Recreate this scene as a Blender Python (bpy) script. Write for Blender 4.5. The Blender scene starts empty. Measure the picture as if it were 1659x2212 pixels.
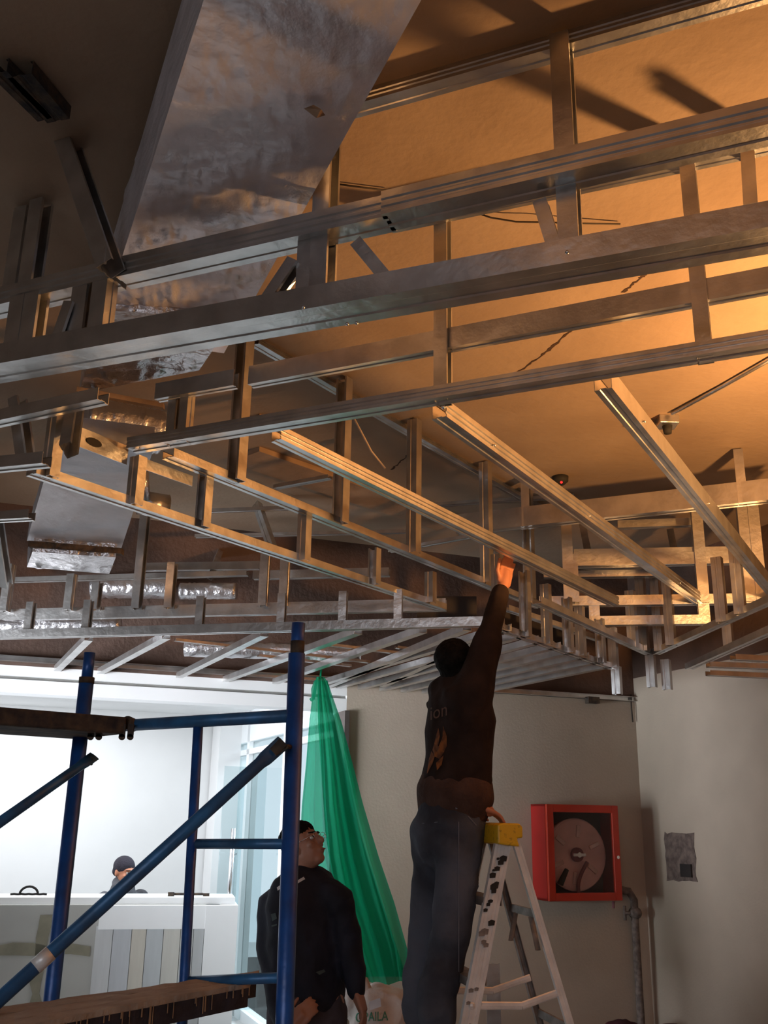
import bpy, math, random
import numpy as np
from mathutils import Vector, Matrix, noise
from mathutils.bvhtree import BVHTree
random.seed(7)
PI = math.pi
C = bpy.context.scene.collection
SC = bpy.context.scene

# ------------------------------------------------------------------ camera
F = 2085.0; CX, CY = 829.5, 1106.0; CZ = 1.75
_u = Vector((116.0, 6620.0, -F)).normalized()
_f = Vector((0, 0, -1)); _y = (_f - _f.dot(_u)*_u).normalized(); _x = _y.cross(_u)
M3 = Matrix((_x, _y, _u))
CAM = Vector((0, 0, CZ))
cd = bpy.data.cameras.new('camera'); cam = bpy.data.objects.new('camera', cd); C.objects.link(cam)
cam.matrix_world = Matrix.Translation(CAM) @ M3.to_4x4()
cd.sensor_fit = 'VERTICAL'; cd.sensor_height = 24.0; cd.lens = 24.0*F/2212.0; cd.clip_start = 0.05
SC.camera = cam

# ------------------------------------------------------------------ world, lights, exposure
w = bpy.data.worlds.new('sky'); SC.world = w; w.use_nodes = True
bg = w.node_tree.nodes['Background']; bg.inputs[0].default_value = (0.80, 0.91, 1.0, 1); bg.inputs[1].default_value = 1.15
SC.view_settings.view_transform = 'Standard'; SC.view_settings.look = 'None'
SC.view_settings.exposure = 0.0; SC.view_settings.gamma = 1.0; SC.view_settings.use_curve_mapping = False

def light(name, kind, loc, energy, col, size=None, target=None, sizey=None, spread=180):
    d = bpy.data.lights.new(name, kind); d.energy = energy; d.color = col
    if kind == 'AREA':
        d.shape = 'RECTANGLE'; d.size = size; d.size_y = sizey or size; d.spread = math.radians(spread)
    elif size: d.shadow_soft_size = size
    o = bpy.data.objects.new(name, d); C.objects.link(o); o.location = loc
    if target is not None:
        o.rotation_euler = (Vector(target)-Vector(loc)).to_track_quat('-Z', 'Y').to_euler()
    return o
WARM = (1.0, 0.50, 0.17)
wl = light('work_lamp', 'SPOT', (2.12, 3.15, 2.62), 300, WARM, 0.07, (2.05, 3.2, 3.7))   # reflector lamp thrown up at the slab
wl.data.spot_size = math.radians(172); wl.data.spot_blend = 0.12
# daylight through the glazed front beside the white room, and through the windows behind the photographer, plus an added fill in the white room
light('daylight_front', 'AREA', (1.3, 10.6, 4.0), 330, (0.86, 0.94, 1.0), 3.2, (-1.6, 8.8, 0.6), 1.5)
light('white_room_fill', 'AREA', (-3.0, 8.4, 2.6), 60, (0.93, 0.96, 1.0), 2.5, (-3.0, 8.8, 0.0), 1.5)  # added fill, hung unseen behind the lintel to brighten the white room
light('daylight_left', 'AREA', (-4.6, 4.1, 1.5), 55, (0.88, 0.93, 1.0), 1.8, (-1.6, 6.5, 2.1), 1.4, 48)
light('daylight_rear', 'AREA', (-1.5, -3.6, 2.6), 11, (0.90, 0.90, 0.98), 4.0, (0.9, 6.0, 0.2), 0.6, 70)

# ------------------------------------------------------------------ picture to place
def ray(px, py): return M3 @ Vector(((px-CX)/F, (CY-py)/F, -1.0))
def U(px, py, z):
    r = ray(px, py); return CAM + r*((z-CZ)/r.z)
def D(px, py, Y):
    r = ray(px, py); return CAM + r*(Y/r.y)
def PL(px, py, p, n):
    r = ray(px, py); return CAM + r*((p-CAM).dot(n)/r.dot(n))
def azv(a): a = math.radians(a); return Vector((math.sin(a), math.cos(a), 0))
Z = Vector((0, 0, 1))

# ------------------------------------------------------------------ materials
def mat(name, col, rough=0.6, metal=0.0, noise_s=8, amt=0.15, bump=0.0, bump_s=60, col2=None, stretch=(1, 1, 1), spec=0.5, detail=4, lo=0.35, hi=0.65):
    m = bpy.data.materials.new(name); m.use_nodes = True; nt = m.node_tree; b = nt.nodes['Principled BSDF']
    b.inputs['Roughness'].default_value = rough; b.inputs['Metallic'].default_value = metal
    b.inputs['Specular IOR Level'].default_value = spec
    tc = nt.nodes.new('ShaderNodeTexCoord'); mp = nt.nodes.new('ShaderNodeMapping'); mp.inputs['Scale'].default_value = stretch
    nt.links.new(tc.outputs['Object'], mp.inputs[0])
    n = nt.nodes.new('ShaderNodeTexNoise'); n.inputs['Scale'].default_value = noise_s; n.inputs['Detail'].default_value = detail
    nt.links.new(mp.outputs[0], n.inputs['Vector'])
    r = nt.nodes.new('ShaderNodeValToRGB')
    c2 = col2 or tuple(min(1, c*(1-amt)) for c in col); c1 = col if col2 else tuple(min(1, c*(1+amt)) for c in col)
    r.color_ramp.elements[0].color = (*c2, 1); r.color_ramp.elements[1].color = (*c1, 1)
    r.color_ramp.elements[0].position = lo; r.color_ramp.elements[1].position = hi
    nt.links.new(n.outputs[0], r.inputs[0]); nt.links.new(r.outputs[0], b.inputs['Base Color'])
    if bump:
        n2 = nt.nodes.new('ShaderNodeTexNoise'); n2.inputs['Scale'].default_value = bump_s; n2.inputs['Detail'].default_value = 5
        nt.links.new(mp.outputs[0], n2.inputs['Vector'])
        bp = nt.nodes.new('ShaderNodeBump'); bp.inputs['Strength'].default_value = bump; bp.inputs['Distance'].default_value = 0.02
        nt.links.new(n2.outputs[0], bp.inputs['Height']); nt.links.new(bp.outputs[0], b.inputs['Normal'])
    return m
steel = mat('galvanised_steel', (0.62, 0.61, 0.60), 0.30, 0.95, 9, 0.14, 0.10, 30)
concrete = mat('slab_concrete', (0.40, 0.29, 0.20), 0.9, 0, 1.6, 0.2, 0.16, 26, col2=(0.29, 0.20, 0.135), detail=12, lo=0.3, hi=0.7)
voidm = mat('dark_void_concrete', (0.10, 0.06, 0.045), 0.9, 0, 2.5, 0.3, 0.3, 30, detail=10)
foil = mat('foil_wrap', (0.76, 0.72, 0.76), 0.36, 0.45, 5, 0.12, 0.6, 9, stretch=(1.2, 1, 4), detail=8)
foil2 = mat('foil_wrap_crumpled', (0.72, 0.70, 0.72), 0.28, 0.9, 5, 0.15, 1.0, 14, detail=8)
wallm = mat('hall_plaster', (0.42, 0.345, 0.275), 0.85, 0, 2.2, 0.06, 0.08, 60, detail=8)
white = mat('white_paint', (0.82, 0.82, 0.82), 0.6, 0, 2, 0.02)
whitefr = mat('white_frame_paint', (0.85, 0.87, 0.88), 0.4, 0, 2, 0.02)
floorm = mat('floor_tile', (0.44, 0.43, 0.42), 0.4, 0, 3, 0.08)
blue = mat('blue_enamel', (0.016, 0.10, 0.38), 0.35, 0.1, 14, 0.3, 0.05, 50, col2=(0.014, 0.055, 0.20), detail=8)
bluel = mat('worn_blue_enamel', (0.035, 0.16, 0.36), 0.4, 0.2, 12, 0.3, 0.05, 50, col2=(0.035, 0.085, 0.17), detail=8)
rust = mat('rusty_steel', (0.10, 0.065, 0.04), 0.8, 0.2, 25, 0.3, 0.3, 60, col2=(0.02, 0.018, 0.02), detail=8)
wood = mat('dusty_plank_wood', (0.44, 0.37, 0.29), 0.9, 0, 9, 0.3, 0.4, 40, col2=(0.28, 0.22, 0.17), stretch=(1, 1, 1), detail=8)
plankside = mat('dark_plank_edge', (0.022, 0.020, 0.028), 0.7, 0, 20, 0.4, 0.3, 40)  # near-black board edges below the paler top faces
dripm = mat('dried_mortar', (0.33, 0.22, 0.13), 0.9)
red = mat('red_enamel', (0.30, 0.012, 0.010), 0.35, 0, 4, 0.1)
redo = mat('orange_red_enamel', (0.50, 0.035, 0.014), 0.35, 0, 4, 0.1)
dark = mat('dark_interior', (0.07, 0.035, 0.03), 0.7, 0, 4, 0.1)
reelm = mat('reel_disc_paint', (0.62, 0.38, 0.36), 0.35, 0.1, 5, 0.12)
hosem = mat('hose_rubber', (0.20, 0.06, 0.07), 0.5, 0, 20, 0.2)
chrome = mat('polished_metal', (0.8, 0.8, 0.82), 0.15, 1.0, 4, 0.05)
alu = mat('worn_aluminium', (0.78, 0.76, 0.73), 0.42, 0.30, 10, 0.14, 0.1, 60, detail=8)
alud = mat('dark_aluminium', (0.24, 0.21, 0.19), 0.6, 0.3, 16, 0.3, detail=8)  # darker grey for steps, crossbars, gussets and the far rear rail
yellow = mat('yellow_plastic', (0.72, 0.42, 0.012), 0.45, 0, 45, 0.1, 0.1, 30, col2=(0.35, 0.20, 0.01), lo=0.28, hi=0.42)
black = mat('black_paint_mark', (0.02, 0.018, 0.016), 0.8)
skin = mat('skin', (0.50, 0.20, 0.11), 0.5, 0, 6, 0.1)
skin2 = mat('skin_darker', (0.36, 0.17, 0.11), 0.5, 0, 6, 0.1)
hair = mat('black_hair', (0.008, 0.007, 0.006), 0.8, 0, 40, 0.4, 0.6, 60, spec=0.12)
sweat = mat('dark_brown_sweatshirt', (0.028, 0.017, 0.014), 0.95, 0, 9, 0.25, 0.5, 12, spec=0.2)
hemm = mat('brown_ribbed_hem', (0.075, 0.042, 0.032), 0.95, 0, 9, 0.2, 0.5, 50, spec=0.2)
denim = mat('blue_grey_denim', (0.11, 0.12, 0.15), 0.95, 0, 3.5, 0.3, 0.7, 14, col2=(0.036, 0.037, 0.046), detail=8, spec=0.2)
seamm = mat('pale_seam_thread', (0.13, 0.14, 0.17), 0.9)
jacket = mat('black_navy_jacket', (0.013, 0.014, 0.024), 0.75, 0, 8, 0.3, 0.7, 9, spec=0.3)
piping = mat('white_piping', (0.6, 0.6, 0.62), 0.6)
trous = mat('grey_purple_trousers', (0.055, 0.045, 0.055), 0.95, 0, 8, 0.2, 0.5, 14)
greyhood = mat('grey_hooded_top', (0.07, 0.07, 0.08), 0.95, 0, 12, 0.3, 0.4, 20)
beanie = mat('dark_knit_beanie', (0.028, 0.024, 0.036), 0.95, 0, 12, 0.2, 0.5, 80)
orangem = mat('orange_print', (0.26, 0.08, 0.014), 0.9, 0, 30, 0.4, col2=(0.06, 0.02, 0.008))
textm = mat('faded_print', (0.11, 0.055, 0.035), 0.9)
eyew = mat('eye_white', (0.6, 0.58, 0.55), 0.3)
lipm = mat('lips', (0.30, 0.10, 0.08), 0.5)
pipem = mat('dirty_pipe_paint', (0.15, 0.115, 0.10), 0.8, 0, 30, 0.35, 0.2, 60, detail=8)
patchm = mat('bare_mortar_patch', (0.15, 0.11, 0.095), 0.95, 0, 22, 0.35, 0.5, 60, detail=10)
plast = mat('grey_plasterboard', (0.40, 0.39, 0.36), 0.9, 0, 3, 0.05)
plj = mat('joint_compound', (0.22, 0.20, 0.145), 0.9, 0, 8, 0.15)
panel_cols = [(0.55, 0.55, 0.55), (0.50, 0.51, 0.53), (0.56, 0.52, 0.45), (0.49, 0.51, 0.52), (0.57, 0.55, 0.50), (0.50, 0.51, 0.50), (0.45, 0.46, 0.46)]
panelm = [mat('streaked_panel', c, 0.6, 0, 4, 0.05, stretch=(6, 6, 0.6)) for c in panel_cols]
sackm = mat('woven_white_sack', (0.56, 0.50, 0.46), 0.8, 0, 6, 0.1, 0.6, 18)
greenp = mat('green_ink', (0.05, 0.22, 0.14), 0.8)
wirem = mat('pale_cord', (0.55, 0.42, 0.33), 0.7)
darkwire = mat('dark_wire', (0.03, 0.02, 0.015), 0.7)
brownstrip = mat('brown_jamb', (0.07, 0.055, 0.05), 0.6)
paperm = mat('white_paper', (0.75, 0.75, 0.78), 0.8)
tanm = mat('tan_slab_light_and_fittings', (0.34, 0.22, 0.14), 0.9, 0, 5, 0.2, 0.3, 30)  # tan of small fittings, and of slab light and shade laid on as panels
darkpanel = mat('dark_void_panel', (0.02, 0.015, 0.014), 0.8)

def glassmat(name, col, transp, rough=0.02):
    m = bpy.data.materials.new(name); m.use_nodes = True; nt = m.node_tree; nt.nodes.clear()
    o = nt.nodes.new('ShaderNodeOutputMaterial'); mx = nt.nodes.new('ShaderNodeMixShader')
    t = nt.nodes.new('ShaderNodeBsdfTransparent'); t.inputs[0].default_value = (*col, 1)
    g = nt.nodes.new('ShaderNodeBsdfGlossy'); g.inputs['Roughness'].default_value = rough
    fr = nt.nodes.new('ShaderNodeFresnel'); fr.inputs[0].default_value = 1.5
    ge = nt.nodes.new('ShaderNodeNewGeometry'); ml = nt.nodes.new('ShaderNodeMath'); ml.operation = 'SUBTRACT'; ml.use_clamp = True
    nt.links.new(fr.outputs[0], ml.inputs[0]); nt.links.new(ge.outputs['Backfacing'], ml.inputs[1]); nt.links.new(ml.outputs[0], mx.inputs[0])
    nt.links.new(t.outputs[0], mx.inputs[1]); nt.links.new(g.outputs[0], mx.inputs[2]); nt.links.new(mx.outputs[0], o.inputs[0])
    return m
glass = glassmat('tinted_glass', (0.84, 0.89, 0.90), 0.9)
boxglass = glassmat('cabinet_glass', (0.9, 0.88, 0.86), 0.9)
def netmat():
    m = bpy.data.materials.new('green_debris_netting'); m.use_nodes = True; nt = m.node_tree; nt.nodes.clear()
    o = nt.nodes.new('ShaderNodeOutputMaterial')
    d = nt.nodes.new('ShaderNodeBsdfDiffuse'); d.inputs[0].default_value = (0.012, 0.22, 0.115, 1)
    tl = nt.nodes.new('ShaderNodeBsdfTranslucent'); tl.inputs[0].default_value = (0.02, 0.52, 0.30, 1)
    t = nt.nodes.new('ShaderNodeBsdfTransparent'); t.inputs[0].default_value = (0.35, 0.85, 0.68, 1)
    a = nt.nodes.new('ShaderNodeMixShader'); a.inputs[0].default_value = 0.5
    b = nt.nodes.new('ShaderNodeMixShader'); b.inputs[0].default_value = 0.25
    nt.links.new(d.outputs[0], a.inputs[1]); nt.links.new(tl.outputs[0], a.inputs[2])
    nt.links.new(a.outputs[0], b.inputs[1]); nt.links.new(t.outputs[0], b.inputs[2]); nt.links.new(b.outputs[0], o.inputs[0])
    return m
netm = netmat()

# ------------------------------------------------------------------ object helpers
def props(o, label=None, cat=None, group=None, kind=None):
    if label: o['label'] = label
    if cat: o['category'] = cat
    if group: o['group'] = group
    if kind: o['kind'] = kind
    return o
def thing(name, loc, label, cat, group=None):
    o = bpy.data.objects.new(name, None); C.objects.link(o); o.location = loc; o.empty_display_size = 0.1
    return props(o, label, cat, group)
def obj(name, vf, m, parent=None, smooth=False, kind=None, bevel=0):
    """vf = (verts in world space, faces) -> one mesh object with its origin among its own vertices"""
    vs, fs = vf
    vs = [Vector(v) for v in vs]
    org = sum(vs, Vector())/len(vs)
    me = bpy.data.meshes.new(name); me.from_pydata([v-org for v in vs], [], fs); me.update()
    if smooth:
        for p in me.polygons: p.use_smooth = True
    o = bpy.data.objects.new(name, me); C.objects.link(o); me.materials.append(m)
    if parent is not None:
        o.parent = parent
        pl = Vector((0, 0, 0)); q = parent
        while q is not None: pl = pl + Vector(q.location); q = q.parent
        o.location = org-pl
    else: o.location = org
    if bevel:
        b = o.modifiers.new('b', 'BEVEL'); b.width = bevel; b.segments = 2
    if kind: o['kind'] = kind
    return o
def merge(*vfs):
    V = []; Fs = []
    for vs, fs in vfs:
        n = len(V); V += [Vector(v) for v in vs]; Fs += [tuple(i+n for i in f) for f in fs]
    return V, Fs
def boxf(o, a, b, c):
    """box from corner o with edge vectors a, b, c"""
    o, a, b, c = map(Vector, (o, a, b, c))
    if a.cross(b).dot(c) < 0: a, b = b, a
    V = [o, o+a, o+a+b, o+b, o+c, o+a+c, o+a+b+c, o+b+c]
    return V, [(0, 3, 2, 1), (4, 5, 6, 7), (0, 1, 5, 4), (1, 2, 6, 5), (2, 3, 7, 6), (3, 0, 4, 7)]
def sweep(poly, p0, p1, A, B, th=0.0022):
    """thin folded sheet: open 2-D polyline poly (in A, B) given thickness th, run from p0 to p1"""
    n = len(poly); P = [Vector((x, y)) for x, y in poly]; off = []
    for i in range(n):
        d0 = (P[i]-P[i-1]).normalized() if i else None; d1 = (P[i+1]-P[i]).normalized() if i < n-1 else None
        if d0 is None: nn = Vector((-d1.y, d1.x))
        elif d1 is None: nn = Vector((-d0.y, d0.x))
        else:
            a = Vector((-d0.y, d0.x)); b = Vector((-d1.y, d1.x)); s = a+b
            nn = s/max(0.4, s.length_squared/2) if s.length > 1e-3 else a
        off.append(P[i]+nn*th)
    ring = P+off[::-1]; m = len(ring)
    V = [p0+A*q.x+B*q.y for q in ring]+[p1+A*q.x+B*q.y for q in ring]
    Fs = [(i, (i+1) % m, m+(i+1) % m, m+i) for i in range(m)]
    for i in range(n-1):
        Fs.append((i+1, i, m-1-i, m-2-i)); Fs.append((m+i, m+i+1, m+m-2-i, m+m-1-i))
    return V, Fs
def frame_of(d, ref=None):
    d = d.normalized(); r = ref or (Z if abs(d.z) < 0.9 else Vector((0, 1, 0)))
    a = d.cross(r).normalized(); return a, a.cross(d).normalized()
def tube(pts, rad, seg=12, cap=True, ref=None):
    """round or elliptical loft along pts; rad: number, list of numbers, or list of (ra, rb)"""
    pts = [Vector(p) for p in pts]; n = len(pts)
    if not isinstance(rad, (list, tuple)): rad = [rad]*n
    rad = [r if isinstance(r, (list, tuple)) else (r, r) for r in rad]
    V = []; Fs = []; a = None
    for i, p in enumerate(pts):
        d = (pts[min(i+1, n-1)]-pts[max(i-1, 0)])
        if a is None or ref: a, b = frame_of(d, ref)
        else:
            dn = d.normalized(); a = (a-dn*a.dot(dn)).normalized(); b = a.cross(dn)
        for k in range(seg):
            t = 2*PI*k/seg; V.append(p+a*math.cos(t)*rad[i][0]+b*math.sin(t)*rad[i][1])
    for i in range(n-1):
        for k in range(seg):
            Fs.append((i*seg+k, i*seg+(k+1) % seg, (i+1)*seg+(k+1) % seg, (i+1)*seg+k))
    if cap: Fs.append(tuple(range(seg))[::-1]); Fs.append(tuple((n-1)*seg+k for k in range(seg)))
    return V, Fs
def ball(c, rx, ry=None, rz=None, R=None, seg=16, rings=10):
    ry = ry or rx; rz = rz or rx; V = []; Fs = []; c = Vector(c)
    for i in range(rings+1):
        ph = PI*i/rings
        for k in range(seg):
            t = 2*PI*k/seg; v = Vector((rx*math.sin(ph)*math.cos(t), ry*math.sin(ph)*math.sin(t), rz*math.cos(ph)))
            V.append(c+(R @ v if R else v))
    for i in range(rings):
        for k in range(seg):
            Fs.append((i*seg+k, (i+1)*seg+k, (i+1)*seg+(k+1) % seg, i*seg+(k+1) % seg))
    return V, Fs
def capsule(pts, rad, seg=14, ref=None):
    """loft with rounded ends"""
    pts = [Vector(p) for p in pts]; rr = [r if isinstance(r, (list, tuple)) else (r, r) for r in rad]
    d0 = (pts[0]-pts[1]).normalized(); d1 = (pts[-1]-pts[-2]).normalized()
    P = []; R = []
    for t in (80, 55, 28):
        m = min(rr[0]); P.append(pts[0]+d0*m*math.sin(math.radians(t))); c = math.cos(math.radians(t)); R.append((rr[0][0]*c, rr[0][1]*c))
    P += pts; R += rr
    for t in (28, 55, 80):
        m = min(rr[-1]); P.append(pts[-1]+d1*m*math.sin(math.radians(t))); c = math.cos(math.radians(t)); R.append((rr[-1][0]*c, rr[-1][1]*c))
    return tube(P, R, seg, True, ref)
def fuse(name, vfs, vox, m, parent=None, smooth_it=6, wrinkle=0.0, wscale=9):
    """join overlapping shapes into one continuous smooth surface"""
    vf = merge(*vfs); me = bpy.data.meshes.new('t'); me.from_pydata(vf[0], [], vf[1]); me.update()
    t = bpy.data.objects.new('t', me); C.objects.link(t)
    r = t.modifiers.new('r', 'REMESH'); r.mode = 'VOXEL'; r.voxel_size = vox
    s = t.modifiers.new('s', 'SMOOTH'); s.iterations = smooth_it; s.factor = 0.6
    dg = bpy.context.evaluated_depsgraph_get(); ev = t.evaluated_get(dg); em = ev.to_mesh()
    V = [v.co.copy() for v in em.vertices]; N = [v.normal.copy() for v in em.vertices]; Fs = [tuple(p.vertices) for p in em.polygons]
    ev.to_mesh_clear(); bpy.data.objects.remove(t)
    if wrinkle:
        for i, v in enumerate(V):
            q = Vector((v.x*wscale, v.y*wscale, v.z*wscale*0.8))
            k = noise.noise(q+Vector((noise.noise(q*0.5)*2, 0, 0)))
            V[i] = v+N[i]*((abs(k)-0.2)*-wrinkle*2)
    return obj(name, (V, Fs), m, parent, True)
def bvh(o):
    wm = Matrix.Identity(4)
    p = Vector((0, 0, 0)); q = o
    while q is not None: p = p+Vector(q.location); q = q.parent
    return BVHTree.FromPolygons([v.co+p for v in o.data.vertices], [tuple(f.vertices) for f in o.data.polygons])
def print_on(name, tree, pts2d, faces, m, parent, off=0.003):
    """lay a flat print (outline given in picture pixels) onto a surface"""
    V = []
    for px, py in pts2d:
        r = ray(px, py).normalized(); h = tree.ray_cast(CAM, r)
        if h[0] is None: return None
        V.append(h[0]-r*off)
    V2 = V+[v+ray(CX, CY).normalized()*0.001 for v in V]; n = len(V)
    Fs = list(faces)+[tuple(i+n for i in f[::-1]) for f in faces]
    return obj(name, (V2, Fs), m, parent)
def text_mesh(s, extr=0.0):
    c = bpy.data.curves.new('t', 'FONT'); c.body = s; c.extrude = extr; c.resolution_u = 3; o = bpy.data.objects.new('t', c); C.objects.link(o)
    dg = bpy.context.evaluated_depsgraph_get(); me = o.evaluated_get(dg).to_mesh()
    V = [v.co.copy() for v in me.vertices]; Fs = [tuple(p.vertices) for p in me.polygons]
    o.evaluated_get(dg).to_mesh_clear(); bpy.data.objects.remove(o)
    return V, Fs

# ------------------------------------------------------------------ the hall
E1 = azv(70); EN = Vector((E1.y, -E1.x, 0))                 # along the rear wall; out of it towards the hall
PW = Vector((-0.40, 6.99, 0))
def W(px, py, off=0.0): return PL(px, py, PW+EN*off, EN)
SLAB = 3.72
jamb = W(741, 1800); jamb.z = 0
corner = W(1388, 1800); corner.z = 0
def structure(name, vf, m, **k):
    o = obj(name, vf, m, **k); o['kind'] = 'structure'; return o
structure('floor', boxf((-9, -7, -0.1), (17, 0, 0), (0, 22, 0), (0, 0, 0.1)), floorm)
ceil = structure('ceiling', boxf((-6.5, -5.6, SLAB), (14.0, 0, 0), (0, 14.6, 0), (0, 0, 0.2)), concrete)
ZW = 2.66
structure('wall_back', boxf(jamb, corner-jamb, -EN*0.2, Z*ZW), wallm)
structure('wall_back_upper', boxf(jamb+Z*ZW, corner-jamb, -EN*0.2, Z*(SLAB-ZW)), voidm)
ED = azv(158)
structure('wall_right', boxf(corner, ED*14.0, E1*0.2, Z*2.85), wallm)
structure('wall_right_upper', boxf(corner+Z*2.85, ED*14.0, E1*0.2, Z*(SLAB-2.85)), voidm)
lft = W(-700, 1500); lft.z = 0
# lintel over the opening into the white room, with its shadow groove
def zW(px, py): return W(px, py).z
zb = zW(300, 1511); zg0 = zW(300, 1483); zg1 = zW(300, 1476)
structure('trim_1', boxf(lft+Z*zb, jamb-lft, -EN*0.18, Z*(zg0-zb)), white)
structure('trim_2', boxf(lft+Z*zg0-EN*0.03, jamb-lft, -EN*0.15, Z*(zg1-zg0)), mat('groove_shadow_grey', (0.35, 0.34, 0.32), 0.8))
structure('trim_3', boxf(lft+Z*zg1, jamb-lft, -EN*0.18, Z*(2.64-zg1)), white)
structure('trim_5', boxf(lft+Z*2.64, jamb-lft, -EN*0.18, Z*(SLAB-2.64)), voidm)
structure('trim_4', boxf(jamb-E1*0.02+EN*0.03, E1*0.035, -EN*0.26, Z*zb), brownstrip)
structure('wall_left', boxf((-6.5, -5, 0), (-0.2, 0, 0), (0, 10.6, 0), (0, 0, SLAB)), wallm)
structure('wall_rear', merge(boxf((-6.5, -5.2, 0), (13, 0, 0), (0, -0.2, 0), (0, 0, 0.9)), boxf((-6.5, -5.2, 2.0), (13, 0, 0), (0, -0.2, 0), (0, 0, SLAB-2.0)), boxf((-1.0, -5.2, 0), (7.5, 0, 0), (0, -0.2, 0), (0, 0, SLAB))), wallm)

# ------------------------------------------------------------------ the white room behind
CR = 2.72
B0 = D(497, 1700, 10.3); B0.z = 0
structure('floor_white_room', boxf(lft-EN*0.1, jamb-lft, B0-jamb+EN*0.1, Z*0.01), mat('pale_tile', (0.6, 0.6, 0.6), 0.4))
structure('wall_white_room', boxf(B0, -E1*8.5, -EN*0.2, Z*3.0), white)
structure('ceiling_white_room', boxf(lft+Z*CR-EN*0.18, (jamb-lft), B0-jamb+EN*0.1, Z*0.1), white)
GD = (jamb-B0).normalized(); GN = Vector((GD.y, -GD.x, 0))
if GN.x < 0: GN = -GN
GL = (jamb-B0).length
win = structure('window_1', merge(boxf(B0, GD*0.10, GN*0.10, Z*CR), boxf(B0, GD*GL, GN*0.10, Z*0.10), boxf(B0+Z*(CR-0.30), GD*GL, GN*0.10, Z*0.30)), whitefr)
for s in (0.62, 1.9, GL-0.14):
    obj('mullion', boxf(B0+GD*s, GD*0.09, GN*0.10, Z*CR), whitefr, win)
obj('transom', boxf(B0+Z*2.30, GD*GL, GN*0.06, Z*0.05), whitefr, win)
for a, b in ((0.10, 0.62), (0.71, 1.9), (1.99, GL-0.14)):
    obj('pane', boxf(B0+GD*a+Z*0.10+GN*0.04, GD*(b-a), GN*0.008, Z*(CR-0.4)), glass, win)
structure('ground_outside', boxf(B0+GN*0.2+GD*-3, GD*9, GN*12, Z*-0.05), mat('outdoor_paving', (0.5, 0.52, 0.55), 0.9))
# plain column at the corner of the glazing
structure('pillar', boxf(B0+GD*0.02-GN*0.22, GD*0.35, GN*0.22, Z*CR), white)
# glass door standing ajar with its long pull bar
dr = structure('door_1', boxf(Vector((D(476, 1800, 9.3).x, 9.3, 0.02)), azv(62)*0.42, azv(152)*0.01, Z*2.15), glass)
hx = D(494, 1960, 9.15)
obj('door_handle', merge(tube([(hx.x, hx.y, 0.35), (hx.x, hx.y, 1.62)], 0.022), tube([(hx.x, hx.y, 0.6), (hx.x+0.02, hx.y+0.12, 0.6)], 0.01), tube([(hx.x, hx.y, 1.4), (hx.x+0.02, hx.y+0.12, 1.4)], 0.01)), chrome, dr, True)
for i, (px, py) in enumerate(((290, 1568), (345, 1568), (372, 1569))):
    c = U(px, py-8, CR)
    o = obj('downlight', merge(tube([c+Z*-0.012, c+Z*0.01], [0.085, 0.10], 20)), plj)
    props(o, ['round recessed light in the white room ceiling, leftmost of three', 'round recessed light in the white room ceiling, middle of three', 'round recessed light in the white room ceiling, nearest the glazing'][i], 'light', 'recessed lights of the white room')

# reception counter
def cbox(parent, name, x0, x1, z0, z1, y0, y1, m, **k):
    o = CO+CE*x0+CN*y0+Z*z0
    return obj(name, boxf(o, CE*(x1-x0), CN*(y1-y0), Z*(z1-z0)), m, parent, **k)
CE = azv(78); CN = Vector((CE.y, -CE.x, 0))
CO = D(0, 1940, 7.9); ctop = CO.z; CO.z = 0
k = 7.9/F
ct = thing('reception_counter', CO, 'unfinished white reception counter in the white room, left part bare board', 'counter')
cbox(ct, 'counter_top', -1.2, 1.78, ctop-0.05, ctop, -0.05, 0.06-0.5, white)
cbox(ct, 'fascia', 0.745, 1.72, ctop-0.22, ctop-0.05, -0.5, 0.045, white)
cbox(ct, 'body', -1.2, 1.66, 0, ctop-0.05, -0.45, 0.0, plast)
xs = [0.73, 0.86, 1.0, 1.11, 1.24, 1.37, 1.47, 1.55]
for i in range(7):
    cbox(ct, 'panel', xs[i], xs[i+1]-0.004, 0.02, ctop-0.20, 0.0, 0.02, panelm[i])
cbox(ct, 'corner_post', 1.55, 1.80, 0, ctop-0.05, -0.5, 0.05, white)
rr = random.Random(3)
def smear(x0, x1, z0, z1, name='joint_compound'):
    n = 12; V = []; horiz = (x1-x0) > (z1-z0)
    for i in range(n+1):
        t = i/n; j0 = rr.uniform(-0.02, 0.02); j1 = rr.uniform(-0.02, 0.02)
        for jj, e in ((j0, 0), (j1, 1)):
            p = (x0+(x1-x0)*t, (z1 if e else z0)+jj) if horiz else ((x1 if e else x0)+jj, z0+(z1-z0)*t)
            for y in (0.001, 0.008): V.append(CO+CE*p[0]+Z*p[1]+CN*y)
    Fs = []
    for i in range(n):
        a = 4*i; b = a+4
        Fs += [(a+1, b+1, b+3, a+3), (a, a+2, b+2, b), (a, b, b+1, a+1), (a+2, a+3, b+3, b+2)]
    obj(name, (V, Fs), plj, ct)
smear(-1.0, 0.70, 0.70, 0.78); smear(0.30, 0.38, 0.05, ctop-0.12); smear(-0.9, 0.55, 0.28, 0.36)
cb = D(62, 1932, 7.75)
o = obj('cable_coil', merge(tube([cb+CE*(0.065*math.cos(PI*t/10))+Z*(0.055*math.sin(PI*t/10)) for t in range(11)], 0.009, 8), tube([cb+CE*(-0.13+0.026*t)+Z*(0.003*(t % 2)) for t in range(11)], 0.008, 8)), black, smooth=True)
props(o, 'black looped strap lying on the left end of the reception counter', 'strap')
cz = ctop
tb = CO+CE*1.25-CN*0.2+Z*ctop
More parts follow.
